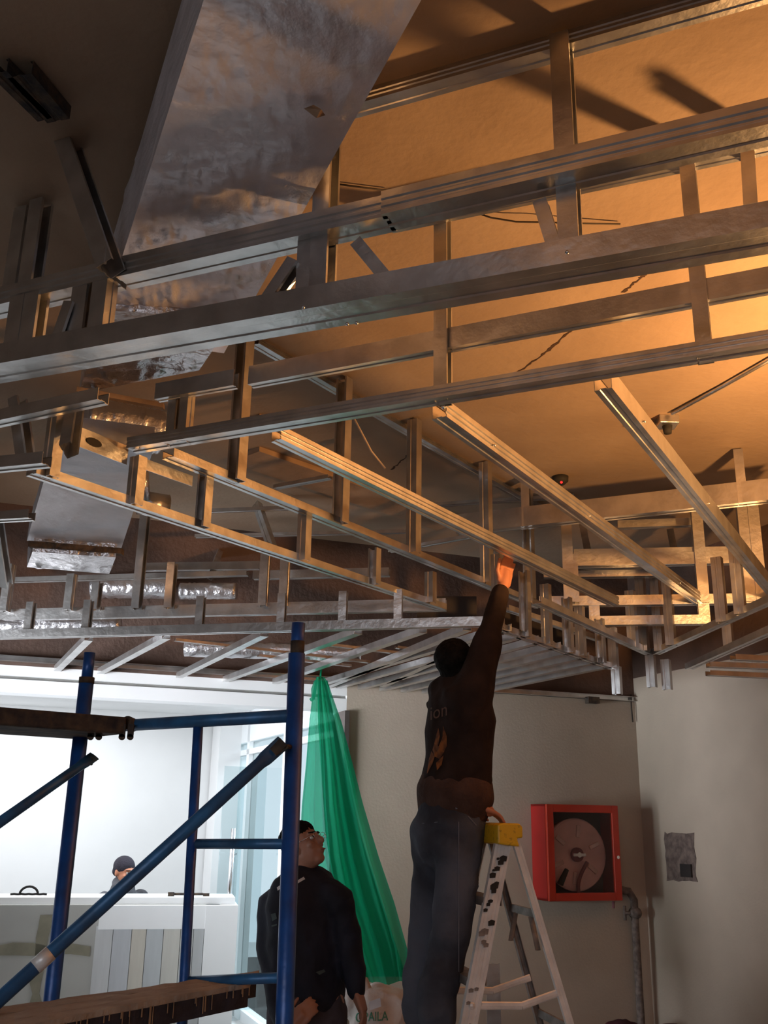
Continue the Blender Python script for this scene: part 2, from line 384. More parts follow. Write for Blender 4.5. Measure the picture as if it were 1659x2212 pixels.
o = obj('hand_tool', merge(boxf(tb, CE*0.05, CN*0.03, Z*0.03), tube([tb+CE*0.05+Z*0.015, tb+CE*0.28+Z*0.015], 0.010, 8), boxf(tb+CE*0.28, CE*0.05, CN*0.02, Z*0.022)), rust)
props(o, 'small dark hand tool on the counter top right of the seated man', 'tool')

# ------------------------------------------------------------------ metal framing
def channel(name, parent, a, b, z, w=0.06, h=0.04, ribs=False, openup=True, m=None, ext=0.0, z1=None):
    """folded channel whose near bottom edge runs between two picture points at height z"""
    p0 = U(a[0], a[1], z); p1 = U(b[0], b[1], z1 if z1 is not None else z)
    d = (p1-p0).normalized(); p0 = p0-d*ext; p1 = p1+d*ext
    s = Vector((d.y, -d.x, 0)).normalized()
    if s.dot((p0+p1)/2-CAM) < 0: s = -s
    if ribs: near = [(0.004, h-0.002), (0, h), (0, h*0.68), (0.0035, h*0.62), (0.0035, h*0.54), (0, h*0.48), (0, h*0.36), (0.0035, h*0.30), (0.0035, h*0.22), (0, h*0.16), (0, 0)]
    else: near = [(0.004, h-0.002), (0, h), (0, 0)]
    wb = [(w*0.30, 0), (w*0.35, 0.003), (w*0.65, 0.003), (w*0.70, 0)]
    poly = near+wb+[(w, 0), (w, h), (w-0.004, h-0.002)]
    return obj(name, sweep(poly, p0, p1, s, Z), m or steel, parent)
def cstud(p0, p1, along, w=0.05, f=0.036, flip=False):
    d = (p1-p0).normalized(); n = d.cross(along).normalized(); a = n.cross(d).normalized()
    if flip: a = -a
    lip = 0.008
    poly = [(f/2, -w/2+lip), (f/2, -w/2), (-f/2, -w/2), (-f/2, -w*0.15), (-f/2+0.003, -w*0.1), (-f/2+0.003, w*0.1), (-f/2, w*0.15), (-f/2, w/2), (f/2, w/2), (f/2, w/2-lip)]
    return sweep(poly, p0, p1, a, n)
def stud(parent, px, py, z, z1, along, w=0.05, f=0.036, flip=False, name='stud', depth=0.03):
    """upright standing on the picture point (px, py) at height z up to z1"""
    p = U(px, py, z); away = Vector((p.x, p.y, 0)).normalized()*depth
    p = p+away
    o = obj(name, cstud(p, Vector((p.x, p.y, z1)), along, w, f, flip), steel, parent)
    return o
def brace(parent, a, za, b, zb, along, w=0.045, f=0.03, name='brace', dep=0.05):
    p = U(a[0], a[1], za); q = U(b[0], b[1], zb)
    p = p+Vector((p.x, p.y, 0)).normalized()*dep; q = q+Vector((q.x, q.y, 0)).normalized()*dep
    return obj(name, cstud(p, q, along, w, f), steel, parent)
def zin(px, py, a, b, z):
    """height at which the sight line through (px, py) meets the upright plane through edge a-b at height z"""
    p = U(*a, z); q = U(*b, z); n = (q-p).cross(Z).normalized(); return PL(px, py, p, n).z
AA = azv(113); BB = azv(34.5)

# nearest panel: slab channel, upper rail, main lower beam
mA, mB = (0, 785), (1659, 490)
n1 = thing('front_stud_frame', U(800, 640, 3.0), 'nearest galvanised steel frame, with the widest beam crossing the whole picture', 'metal frame')
channel('beam', n1, (-60, 795), (1720, 479), 3.0, 0.115, 0.066)
zl1 = zin(830, 467, mA, mB, 3.0)
channel('rail', n1, (-60, 671), (238, 600), zl1, 0.075, 0.062, ribs=True)
channel('rail', n1, (250, 598), (835, 466), zl1, 0.075, 0.066, ribs=True)
channel('rail', n1, (822, 463), (1720, 254), zl1, 0.080, 0.070, ribs=True)
zl4 = SLAB-0.045
channel('slab_channel', n1, (700, 244), (1720, -46), zl4, 0.055, 0.045, ribs=True)
def nearz(px, py): return zin(px, py, mA, mB, 3.0)
for px, py, zt in ((1235, 566, SLAB-0.02), (695, 662, SLAB-0.02)):
    stud(n1, px, py, 3.008, zt, AA, 0.06, 0.045, depth=0.045)
for px, py in ((665, 668), (30, 782), (62, 776), (212, 748), (168, 758)):
    stud(n1, px, py, 3.008, zl1+0.01, AA, 0.045, 0.05, flip=px > 180, depth=0.045)
for a, b in (((775, 505), (862, 612)), ((1168, 415), (1208, 545)), ((160, 640), (118, 765)), ((640, 545), (545, 690))):
    zb_ = nearz(*b); b = b if zb_ > 3.04 else (b[0]+(a[0]-b[0])*0.25, b[1]+(a[1]-b[1])*0.25)
    brace(n1, a, nearz(*a), b, max(nearz(*b), 3.04), AA, 0.04, 0.03)
for px, py in ((655, 664), (750, 700), (770, 698), (1225, 545)):
    c = PL(px, py, U(*mA, 3.0)-azv(23)*0.003, azv(23))
    obj('screw', ball(c, 0.005, 0.005, 0.005, seg=8, rings=5), steel, n1, True)

# second panel: lower track of the upper tray
tA, tB = (275, 968), (1659, 742)
n2 = thing('tray_front_frame', U(900, 868, 3.0), 'galvanised frame behind the nearest one, its lower track carrying the diagonal runners', 'metal frame')
channel('track', n2, (272, 968), (1720, 732), 3.0, 0.062, 0.042, ribs=True)
channel('plate', n2, (625, 912), (1720, 732), 3.003, 0.05, 0.042, m=steel)
for px, py in ((957, 862), (1523, 768)):
    stud(n2, px, py, 3.0, SLAB-0.01, AA, 0.052, 0.04)
zr = zin(960, 470, tA, tB, 3.0)
p = U(1615, 440, 3.55)
channel('rail', n2, (838, 487), (1720, 300), 3.64, 0.05, 0.03)
obj('hanger', cstud(PL(1622, 450, U(*tA, 3.0), azv(23)), PL(1615, 330, U(*tA, 3.0), azv(23)), AA, 0.045, 0.035, True), steel, n2)
zm = zin(830, 775, tA, tB, 3.0)
channel('middle_rail', n2, (535, 830), (1720, 612), zm+0.02, 0.04, 0.07)
channel('middle_rail', n2, (333, 862), (503, 832), zm, 0.035, 0.062)
for px, py, f in ((372, 955, False), (398, 950, True)):
    stud(n2, px, py, 3.0, zm+0.05, AA, 0.04, 0.03, flip=f)
for px, py in ((958, 880), (1523, 765), (1370, 775)):
    c = PL(px, py, U(*tA, 3.0)-azv(23)*0.003, azv(23))
    obj('screw', ball(c, 0.007, 0.007, 0.007, seg=8, rings=5), steel, n2, True)

# diagonal runners
B = {1: ((78, 1022), (965, 1317), 2.8), 2: ((375, 986), (1175, 1313), 3.0), 3: ((607, 948), (1338, 1309), 3.0), 4: ((965, 900), (1525, 1308), 3.0), 5: ((1322, 838), (1700, 1310), 3.0)}
b1 = thing('lower_diagonal_frame', U(500, 1165, 2.8), 'galvanised diagonal frame at the far left, lowest of the diagonals, with short studs on it', 'metal frame')
channel('runner', b1, *B[1], 0.055, 0.032)
def bz(n, px, py): return zin(px, py, *B[n])
for px, pt, f in ((108, 868, 0), (290, 985, 0), (437, 1008, 1), (655, 1108, 0), (808, 1188, 1), (930, 1240, 0)):
    (x0, y0), (x1, y1), z = B[1]; py = y0+(y1-y0)*(px-x0)/(x1-x0)-6
    stud(b1, px, py, z, bz(1, px, pt), BB, 0.045, 0.035, flip=bool(f))
ng = [PL(px, py, U(*B[1][0], 2.8)+azv(-55)*0.02, azv(124.5)) for px, py in ((122, 925), (275, 985))]
obj('noggin', sweep([(0, -0.035), (0, 0.035), (0.03, 0.035)], ng[0], ng[1], azv(-55), Z), steel, b1)
obj('cable_hole', tube([(ng[0]+ng[1])/2+azv(125)*0.006, (ng[0]+ng[1])/2+azv(125)*0.002], [(0.034, 0.015)]*2, 16), darkpanel, b1)
ng = [PL(px, py, U(*B[1][0], 2.8), azv(124.5)) for px, py in ((312, 1003), (415, 1040))]
obj('noggin', sweep([(0, -0.02), (0, 0.02), (0.03, 0.02)], ng[0], ng[1], azv(-55), Z), steel, b1)

b2 = thing('tall_diagonal_frame', U(735, 1130, 3.0), 'galvanised diagonal frame with tall studs rising to the concrete slab, second diagonal from the left', 'metal frame')
channel('runner', b2, *B[2], 0.06, 0.034)
for px, f in ((510, 1), (735, 1), (893, 0), (1052, 0), (1145, 1)):
    (x0, y0), (x1, y1), z = B[2]; py = y0+(y1-y0)*(px-x0)/(x1-x0)-7
    stud(b2, px, py, z, SLAB-0.01, BB, 0.055, 0.045, flip=bool(f))
(x0, y0), (x1, y1), z = B[2]
channel('slab_channel', b2, (560, 742), (1190, 1110), SLAB-0.03, 0.05, 0.03, ribs=True)
for a, b, zz in (((590, 1054), (708, 1032), 3.45), ((838, 1192), (1032, 1157), 3.35), ((420, 1160), (880, 1150), 3.5), ((450, 1105), (640, 1098), 3.55)):
    channel('cross_rail', b2, a, b, zz, 0.04, 0.02)
for a, b in (((556, 1085), (592, 1190)), ((478, 1180), (455, 1240))):
    brace(b2, a, 3.62, b, 3.2, BB, 0.045, 0.035)
for n, lab in ((3, 'ribbed galvanised runner held by the hand of the man on the ladder'), (4, 'ribbed galvanised runner, broad and shiny, second diagonal from the right'), (5, 'galvanised runner lit bright yellow along its side, rightmost diagonal')):
    t = thing('ceiling_runner', U(*B[n][0], 3.0), lab, 'metal runner', 'loose diagonal runners')
    channel('channel', t, *B[n], 0.055 if n > 3 else 0.05, {3: 0.05, 4: 0.062, 5: 0.07}[n], ribs=n < 5, z1=2.84 if n == 3 else None)
    a, b = B[n][:2]
    for s in (0.18, 0.55, 0.9):
        c = U(a[0]+(b[0]-a[0])*s, a[1]+(b[1]-a[1])*s, 3.0-(0.13*s**1.6 if n == 3 else 0))+Z*0.02+azv(124)*0.004
        obj('screw', ball(c, 0.005, seg=8, rings=5), steel, t, True)

# stud and braces hung off the front edge at left, behind the diagonals
hb = thing('hanging_brace', U(130, 240, SLAB), 'ribbed steel strut slanting down from the dark slab beside the duct', 'metal strut')
q0 = PL(125, 245, U(*mA, 3.0), azv(23)); q1 = PL(240, 580, U(*mA, 3.0), azv(23))
obj('strut', cstud(q0, q1, AA, 0.062, 0.05), steel, hb)
q2 = U(40, 130, SLAB-0.03)
obj('slab_bracket', cstud(U(45, 150, SLAB-0.03), U(128, 248, SLAB-0.03), Z, 0.07, 0.04), rust, hb)
obj('slab_bracket', cstud(U(0, 145, SLAB-0.03), U(100, 245, SLAB-0.03), Z, 0.05, 0.04), rust, hb)
q3 = q1
obj('bolt', tube([q1-azv(23)*0.03, q1-azv(23)*0.03+Z*0.05], 0.006, 8), steel, hb)
dk = thing('dark_side_frame', U(40, 640, 3.2), 'dim galvanised studs at the far left edge under the unlit slab', 'metal frame')
for px, py in ((25, 665), (60, 650)):
    stud(dk, px, py, 3.32, SLAB-0.01, AA, 0.05, 0.05)
channel('rail', dk, (-60, 920), (210, 862), 2.95, 0.05, 0.04)
channel('rail', dk, (-60, 1015), (90, 1000), 2.80, 0.05, 0.04)
channel('rail', dk, (-60, 1125), (60, 1118), 2.85, 0.05, 0.035)
for a, b in (((40, 850), (60, 1000)), ((-5, 1125), (15, 1260)), ((165, 862), (150, 960))):
    brace(dk, a, 3.1, b, 2.85, AA, 0.05, 0.035, name='stud')

# lower perimeter soffit at left: two long tracks and their studs
sf = thing('soffit_edge_frame', U(400, 1345, 2.62), 'long low double track frame running left of the ladder man above the scaffold', 'metal frame')
channel('track', sf, (-60, 1341), (963, 1318), 2.8, 0.04, 0.065)
channel('track', sf, (-60, 1380), (1052, 1351), 2.62, 0.05, 0.045)
zt3 = 3.12
channel('upper_track', sf, (-60, 1259), (532, 1242), zt3, 0.05, 0.03)
channel('upper_track', sf, (545, 1250), (840, 1243), zt3, 0.05, 0.05)
channel('upper_track', sf, (300, 1232), (575, 1228), zt3+0.12, 0.05, 0.05)
for px, zz in ((10, 3.12), (148, 3.05), (295, 3.4), (568, 3.2), (612, 3.1), (930, 3.0), (365, 3.1), (205, 3.0)):
    py = 1341-(px+60)*0.0225-20
    stud(sf, px, py, 2.84, zz, azv(100), 0.05, 0.04, flip=px % 2 == 0)
for px in (607, 185, 60, 740, 860, 430):
    stud(sf, px, 1378-(px+60)*0.0265-4, 2.64, 2.82, azv(100), 0.04, 0.035)

# joists of the soffit, each from the edge track to the rear wall
sj = thing('soffit_joist_grid', U(700, 1420, 2.62), 'low grid of pale joists running back to the wall over the green netting', 'metal frame')
def joist(p0, p1, w=0.045, h=0.035):
    d = (p1-p0).normalized(); s = Vector((d.y, -d.x, 0)).normalized()
    if s.dot((p0+p1)/2-CAM) < 0: s = -s
    obj('joist', sweep([(0, h), (0, 0), (w, 0), (w, h)], p0, p1, s, Z), steel, sj)
for a, b in (((182, 1383), (112, 1453)), ((350, 1379), (208, 1456)), ((562, 1374), (380, 1464)), ((765, 1369), (478, 1473)), ((905, 1366), (588, 1477)), ((1000, 1362), (700, 1486)), ((1062, 1368), (820, 1484))):
    joist(U(*a, 2.62), U(*b, 2.62))
ea, eb = U(1060, 1351, 2.62), U(1330, 1446, 2.62)
dj = azv(-25)
for i in range(8):
    p = ea.lerp(eb, (i+0.7)/8.3); t = ((PW-p).dot(EN))/(dj.dot(EN)); joist(p, p+dj*(t-0.02))
for k2, (a, b) in enumerate((((380, 1384), (800, 1432)), ((690, 1392), (1010, 1430)), ((860, 1400), (1200, 1452)), ((560, 1418), (760, 1440)))):
    channel('cross_rail', sj, a, b, 2.66, 0.03, 0.015)
# wall track on the rear wall under the joists
p = W(0, 1452); q = W(1385, 1500)
t0 = W(-60, 1440); t0.z = 2.665; t1 = W(1388, 1500); t1.z = 2.665
obj('wall_track', sweep([(0.04, 0), (0, 0), (0, 0.03), (0.04, 0.03)], t0+EN*0.006, t1+EN*0.006, EN, Z), steel, sj)

# edge of the soffit running diagonally to the far corner
se = thing('diagonal_soffit_frame', ea, 'diagonal low frame of close studs to the right of the raised arm', 'metal frame')
channel('track', se, (1060, 1351), (1332, 1446), 2.62, 0.05, 0.03)
channel('upper_rail', se, (1100, 1318), (1300, 1385), 2.82, 0.04, 0.03)
for i, s in enumerate((0.06, 0.28, 0.45, 0.62, 0.72, 0.88, 0.98)):
    px = 1060+272*s; py = 1351+95*s-4
    stud(se, px, py, 2.62, 2.98-0.02*i, BB, 0.045, 0.035, flip=bool(i % 2))

# far end of the tray
fe = thing('tray_far_frame', U(1400, 1308, 3.0), 'brightly lit level frame where the diagonal runners end', 'metal frame')
channel('track', fe, (1165, 1309), (1665, 1302), 3.0, 0.06, 0.06)
channel('shelf_rail', fe, (1175, 1247), (1440, 1243), 3.20, 0.06, 0.04)
channel('shelf_rail', fe, (1238, 1222), (1605, 1216), 3.24, 0.06, 0.075)
channel('shelf_rail', fe, (1240, 1203), (1592, 1197), 3.30, 0.06, 0.05)
channel('high_rail', fe, (1335, 1140), (1505, 1134), 3.55, 0.05, 0.05)
channel('low_rail', fe, (1278, 1350), (1532, 1347), 2.88, 0.06, 0.055)
for px, py, z0, z1 in ((1285, 1350, 2.88, 3.03), (1522, 1347, 2.88, 3.08), (1520, 1300, 3.0, 3.66), (1622, 1298, 3.0, 3.68), (1645, 1297, 3.0, 3.7), (1230, 1300, 3.0, 3.55), (1240, 1300, 3.0, 3.3)):
    stud(fe, px, py, z0, z1, azv(100), 0.05, 0.06)
for px, py in ((1270, 1190), (1460, 1206)):
    c = U(px, py, 3.35)
    brace(fe, (px, py), 3.35, (px-12, py-62), 3.62, AA, 0.04, 0.04, name='bracket')

# big beam across the back of the tray
bb = thing('rear_cross_beam', U(1330, 1110, 3.4), 'deep galvanised beam crossing behind the runners at the right', 'metal frame')
channel('beam', bb, (985, 1152), (1720, 1073), 3.4, 0.075, 0.12)
channel('slab_channel', bb, (930, 1092), (1240, 1072), SLAB-0.02, 0.05, 0.02)
for px, z1 in ((1138, SLAB-0.01), (1605, SLAB-0.01)):
    stud(bb, px, 1152-(px-985)*0.108, 3.4, SLAB-0.01, azv(110), 0.05, 0.045)

# corner frames below right
cf = thing('right_corner_frame', U(1409, 1414, 2.75), 'pair of low tracks meeting in a corner above the fire hose cabinet', 'metal frame')
channel('track', cf, (1170, 1303), (1409, 1414), 2.75, 0.05, 0.035)
channel('track', cf, (1409, 1414), (1700, 1282), 2.75, 0.05, 0.035)
channel('lower_track', cf, (1480, 1446), (1720, 1340), 2.62, 0.05, 0.035)
for px, py, z1 in ((1368, 1397, 3.1), (1392, 1405, 3.25), (1425, 1405, 3.25), (1450, 1393, 3.2), (1560, 1342, 3.1), (1575, 1400, 2.95), (1600, 1325, 3.1)):
    stud(cf, px, py, 2.75 if py < 1410 else 2.62, z1, BB, 0.05, 0.045)
for px, py, yb in ((1405, 1416, 1485), (1438, 1425, 1490), (1330, 1440, 1500)):
    p = D(px, py, 6.1); q = D(px+4, yb, 6.1)
    obj('drop_stud', cstud(q, Vector((q.x, q.y, p.z)), BB, 0.05, 0.04), steel, cf)
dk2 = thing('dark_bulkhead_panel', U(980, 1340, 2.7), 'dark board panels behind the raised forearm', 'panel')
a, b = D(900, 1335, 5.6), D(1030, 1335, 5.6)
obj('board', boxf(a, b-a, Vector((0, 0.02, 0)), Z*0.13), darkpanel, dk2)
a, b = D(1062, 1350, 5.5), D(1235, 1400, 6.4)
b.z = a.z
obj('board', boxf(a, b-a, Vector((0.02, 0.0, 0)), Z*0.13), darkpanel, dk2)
rs = thing('right_slat_grid', U(1600, 1440, 2.62), 'three pale parallel rails at the right edge under the tray', 'metal frame')
for ya, yb2, xa in ((1424, 1432, 1590), (1440, 1447, 1535), (1458, 1468, 1535)):
    channel('rail', rs, (xa, ya), (1740, yb2), 2.60, 0.06, 0.03)

# ------------------------------------------------------------------ slab details
def wire(name, pts, r, m, label, cat='wire'):
    o = obj(name, tube(pts, r, 6), m, smooth=True); props(o, label, cat); return o
j = U(1440, 903, SLAB)
jb = thing('ceiling_junction_box', j, 'small metal junction box with a lamp socket fixed under the slab', 'junction box')
obj('box', boxf(j+Vector((-0.05, -0.05, -0.045)), (0.10, 0, 0), (0, 0.10, 0), (0, 0, 0.045)), steel, jb, bevel=0.004)
obj('plate', boxf(j+Vector((-0.13, -0.01, -0.09)), (0.07, 0.03, 0), (0, 0.004, 0), (0, 0, 0.085)), tanm, jb)
obj('socket', tube([j+Z*-0.045, j+Z*-0.085], [0.026, 0.02], 12), black, jb, True)
o = obj('conduit', tube([U(1452, 893, SLAB-0.012), U(1560, 835, SLAB-0.012), U(1700, 755, SLAB-0.012)], 0.011, 10), steel, smooth=True); props(o, 'thin metal conduit running along the slab from the junction box to the right', 'conduit')
c = U(1210, 1030, SLAB)
sd = thing('smoke_detector', c, 'small dark ceiling device with a red light', 'detector')
obj('body', tube([c, c+Z*-0.03, c+Z*-0.05], [0.05, 0.048, 0.025], 16), black, sd, True)
rl = mat('red_indicator', (0.9, 0.02, 0.02), 0.3); rl.node_tree.nodes['Principled BSDF'].inputs['Emission Color'].default_value = (1, 0.02, 0.02, 1); rl.node_tree.nodes['Principled BSDF'].inputs['Emission Strength'].default_value = 2
obj('indicator', ball(c+Vector((0, -0.03, -0.045)), 0.008, seg=8, rings=6), rl, sd, True)
wire('slab_wire', [U(x, y, SLAB-0.01-0.02*math.sin(PI*i/5)) for i, (x, y) in enumerate(((1015, 455), (1060, 470), (1115, 479), (1165, 480), (1230, 482), (1340, 484)))], 0.003, darkwire, 'dark wire sagging under the bright slab behind the upper rail')
wire('tie_wire', [U(x, y, SLAB-0.01) for x, y in ((690, 392), (760, 402), (840, 412))], 0.003, darkwire, 'short dark wire under the slab just right of the duct')
wire('pale_cord', [D(x, y, 4.2) for x, y in ((690, 738), (712, 790), (735, 838), (752, 880), (776, 925), (802, 975), (832, 1012))], 0.005, wirem, 'pale cord hanging down through the frames left of centre', 'cord')
def crack(pts, wd):
    V = []; r2 = random.Random(5)
    n = 26
    for i in range(n+1):
        t = i/n*(len(pts)-1); i0 = min(int(t), len(pts)-2); a = Vector(pts[i0]).lerp(Vector(pts[i0+1]), t-i0)
        c = U(a.x+r2.uniform(-2, 2), a.y, SLAB-0.0015); ww = wd*r2.uniform(0.3, 1.3)
        V += [c+Vector((-ww, 0, 0)), c+Vector((ww, 0, 0)), c+Vector((ww, 0, 0.004)), c+Vector((-ww, 0, 0.004))]
    Fs = []
    for i in range(n):
        a = 4*i
        for q in range(4): Fs.append((a+q, a+(q+1) % 4, a+4+(q+1) % 4, a+4+q))
    obj('crack', (V, Fs), mat('crack_shadow', (0.05, 0.025, 0.015), 0.9), ceil)
crack(((1108, 812), (1175, 765), (1232, 716)), 0.007)
crack(((1345, 632), (1385, 600), (1400, 588)), 0.007)
crack(((845, 1015), (880, 985), (905, 960)), 0.006)
for (x0, y0), (x1, y1), wd in (((560, 975), (1010, 1130), 0.28), ((560, 905), (620, 925), 0.1)):
    p, q = U(x0, y0, SLAB-0.03), U(x1, y1, SLAB-0.03); d = (q-p).normalized(); s = Vector((d.y, -d.x, 0))
    if s.y < 0: s = -s
    obj('slab_light_patch', boxf(p, q-p, s*wd, Z*0.03), tanm, ceil)  # tan panels imitate light between shadows on the slab; no boards there

# ------------------------------------------------------------------ foil wrapped ductwork
ZD = 3.36
fd = thing('foil_wrapped_duct', U(500, 300, ZD), 'large foil wrapped air duct running from the top of the picture under the slab', 'duct')
def crinkle_box(P, H, m, name, parent, nx=26, ny=70, amp=0.010, sc=7):
    """box whose underside is the quad P (near-left, near-right, far-right, far-left), with crinkled skin"""
    V = []; Fs = []
    def add(a, b, c, d, nx, ny, N):
        o = len(V)
        for i in range(ny+1):
            for j2 in range(nx+1):
                u, v = j2/nx, i/ny
                p = a.lerp(b, u).lerp(d.lerp(c, u), v)
                q = Vector((p.x*sc*0.6, p.y*sc*1.6, p.z*sc)); e = min(u, 1-u, v, 1-v)*10
                k = noise.noise(q)*0.6+noise.noise(q*2.7)*0.35+0.25*noise.noise(q*7)
                k += 0.5*v*noise.noise(Vector((p.x*38, p.y*12+p.x*10, p.z*20)))
                V.append(p+N*k*amp*min(1, e)*(0.22+1.5*v*v))
        for i in range(ny):
            for j2 in range(nx):
                s = o+i*(nx+1)+j2; Fs.append((s, s+1, s+nx+2, s+nx+1))
    a, b, c, d = P; h = Z*H
    add(a, b, c, d, nx, ny, -Z)
    add(b, b+h, c+h, c, 8, ny, Vector((1, 0, 0))); add(a+h, a, d, d+h, 8, ny, Vector((-1, 0, 0)))
    add(a+h, b+h, b, a, nx, 6, Vector((0, -1, 0))); add(d, c, c+h, d+h, nx, 6, Vector((0, 1, 0)))
    add(d+h, c+h, b+h, a+h, 4, 4, Z)
    return obj(name, (V, Fs), m, parent, True)
L0, L1_ = U(440, 0, ZD), U(262, 560, ZD); R0, R1_ = U(910, 0, ZD), U(548, 648, ZD)
dl = (L1_-L0).normalized(); dr_ = (R1_-R0).normalized()
nearL, nearR = L0-dl*1.2, R0-dr_*1.2
farL, farR = L0+dl*1.62, R0+dr_*1.75
crinkle_box((nearL, nearR, farR, farL), 0.30, foil, 'wrapped_run', fd, 70, 190, 0.012)
F2 = [U(*p, ZD-0.03) for p in ((225, 670), (505, 690), (430, 800), (170, 850))]
crinkle_box(F2, 0.25, foil2, 'wrapped_bend', fd, 24, 24, 0.02, 9)
c = U(684, 238, ZD-0.012)
obj('torn_flap', ([c+Vector((-0.03, -0.005, 0)), c+Vector((0.012, -0.018, -0.012)), c+Vector((0.02, 0.012, -0.004)), c+Vector((0, 0.006, -0.018)), c+Vector((-0.005, -0.03, -0.01))], [(0, 1, 2, 3), (0, 4, 1)]), tanm, fd)
fp = thing('foil_plenum_box', U(180, 1100, 3.0), 'dull foil plenum box behind the lower diagonal frame at left', 'duct')
ZP = 3.05
P4 = [U(120, 950, ZP), U(330, 975, ZP), U(262, 1185, ZP), U(58, 1168, ZP)]
crinkle_box(P4, 0.10, mat('dull_foil', (0.50, 0.48, 0.50), 0.5, 0.45, 5, 0.1, 0.4, 12), 'plenum', fp, 24, 24, 0.008, 6)
P5 = [U(70, 1192, 2.98), U(250, 1204, 2.98), U(236, 1240, 2.98), U(58, 1225, 2.98)]
crinkle_box(P5, 0.25, foil2, 'wrapped_tail', fp, 24, 12, 0.02, 11)
a, b = U(60, 1180, 3.0), U(262, 1196, 3.0)
obj('strap', boxf(a, b-a, Vector((0, 0.05, 0)), Z*0.03), rust, fp)
fl = thing('flexible_duct', D(260, 930, 3.6), 'short round foil duct with a crumpled collar left of the tray corner', 'duct')
p0, p1 = U(185, 905, 3.35), U(348, 935, 3.35)
V = []
n = 40
pts = [p0.lerp(p1, i/n) for i in range(n+1)]
obj('foil_sleeve', tube(pts, [(0.095+0.004*(i % 2)+0.006*noise.noise(Vector((i*.4, 0, 0)))) for i in range(n+1)], 28), foil2, fl, True)
obj('hanging_strap', boxf(U(165, 845, 3.3), U(352, 880, 3.3)-U(165, 845, 3.3), Vector((0, 0.03, 0)), Z*0.02), tanm, fl)
rp = thing('round_duct', U(320, 1090, 3.3), 'bare round metal spigot with a foil end beside the plenum box', 'duct')
a, b = U(300, 1085, 3.3), U(362, 1095, 3.3)
obj('spigot', tube([a, b], 0.065, 28), steel, rp, True)
obj('foil_collar', tube([U(303, 1015, 3.35), U(305, 1080, 3.22)], [0.04, 0.045], 20), foil2, rp, True)
f3 = thing('crumpled_foil_duct', U(560, 1275, 3.0), 'crumpled shiny foil duct glimpsed low between the soffit tracks', 'duct')
for nm, pa, pb, z, r in (('foil_sleeve', (200, 1268), (370, 1270), 3.2, 0.075), ('foil_sleeve', (390, 1277), (510, 1277), 3.15, 0.055)):
    a, b = U(*pa, z), U(*pb, z)
    obj(nm, tube([a.lerp(b, i/24) for i in range(25)], [r*(1+0.12*noise.noise(Vector((i*.9, pa[0], 0)))) for i in range(25)], 20), foil2, f3, True)
f4 = thing('far_foil_duct', U(130, 1360, 2.85), 'warmly lit foil duct running low behind the soffit edge at left', 'duct')
a, b = D(-20, 1352, 5.6), D(260, 1352, 5.6)
obj('foil_sleeve', tube([a.lerp(b, i/30) for i in range(31)], [0.05*(1+0.15*noise.noise(Vector((i*.7, 3, 0)))) for i in range(31)], 20), foil2, f4, True)
a, b = D(400, 1400, 6.3), D(780, 1412, 6.3)
obj('foil_sleeve', tube([a.lerp(b, i/30) for i in range(31)], [0.055*(1+0.15*noise.noise(Vector((i*.7, 9, 0)))) for i in range(31)], 20), foil2, f4, True)

# ------------------------------------------------------------------ scaffold
def rod(name, a, b, r, m, parent, seg=16): return obj(name, tube([a, b], r, seg), m, parent, True)
def px_post(px0, py0, px1, py1, Y):
    """upright post leaning exactly as little as the real one: top point and bottom point at distance Y"""
    a = D(px0, py0, Y); b = D(px1, py1, Y); d = (b-a)/(b.z-a.z); return a, a-d*a.z
scf = thing('scaffold', (-0.55, 2.6, 0), 'blue painted tubular scaffold frame with two posts and a cross ladder', 'scaffold')
Yr, Yl = 2.5, 2.9
rt, rb_ = px_post(641, 1412, 614, 2212, Yr)
rod('post', rb_, rt, 0.0215, blue, scf)
rtt = D(645, 1346, Yr)
rod('spigot', rt+(rt-rb_).normalized()*-0.02, rtt, 0.0175, blue, scf); rod('collar', D(641.5, 1425, Yr), D(643, 1385, Yr), 0.0182, rust, scf)
lt, lb = px_post(187, 1472, 113, 2140, Yl)
rod('post', lb, lt, 0.0215, blue, scf)
rod('spigot', lt, D(194, 1410, Yl), 0.0165, blue, scf); rod('collar', lt+(lt-lb).normalized()*-0.006, lt+(lt-lb).normalized()*0.012, 0.0225, rust, scf)
la = D(288, 1566, 2.80); lb2 = D(632, 1546, Yr)
rod('top_ledger', D(170, 1573, Yl), lb2, 0.0165, bluel, scf)
p = (la.lerp(lb2, (438-288)/344)); q = D(393, 2212, 2.72); d = (q-p)/(q.z-p.z); q = p-d*p.z
rod('inner_upright', p, q, 0.0135, blue, scf)
r1 = D(427, 1823, 2.68); r2 = D(618, 1823, Yr+0.0)
rod('rung', r1, r2, 0.0125, bluel, scf)
r1 = D(411, 2120, 2.70); r2 = D(606, 2112, Yr+0.03)
rod('rung', r1, r2, 0.0125, bluel, scf)
def brace_bar(label, a, b, r, m, flat=0.1):
    t = thing('scaffold_cross_brace', b, label, 'scaffold brace')
    d = (b-a).normalized()
    s = d.cross(Vector((0, 1, 0))).normalized()
    L = (b-a).length
    pts = [a, a+d*(L-flat*1.3), a+d*(L-flat), b]
    obj('tube', tube(pts, [(r, r), (r, r), (r*1.2, r*0.45), (r*1.25, r*0.22)], 14, True, Vector((0, 1, 0))), m, t, True)
    return t, d
t, d = brace_bar('long blue cross brace rising from lower left to the right scaffold post', D(-60, 2212, 2.15), D(612, 1603, 2.44), 0.0155, bluel, 0.06)
e = D(606, 1610, 2.44)
obj('pin', tube([D(612, 1612, 2.43), D(632, 1614, 2.5)], 0.006, 10), rust, t, True)
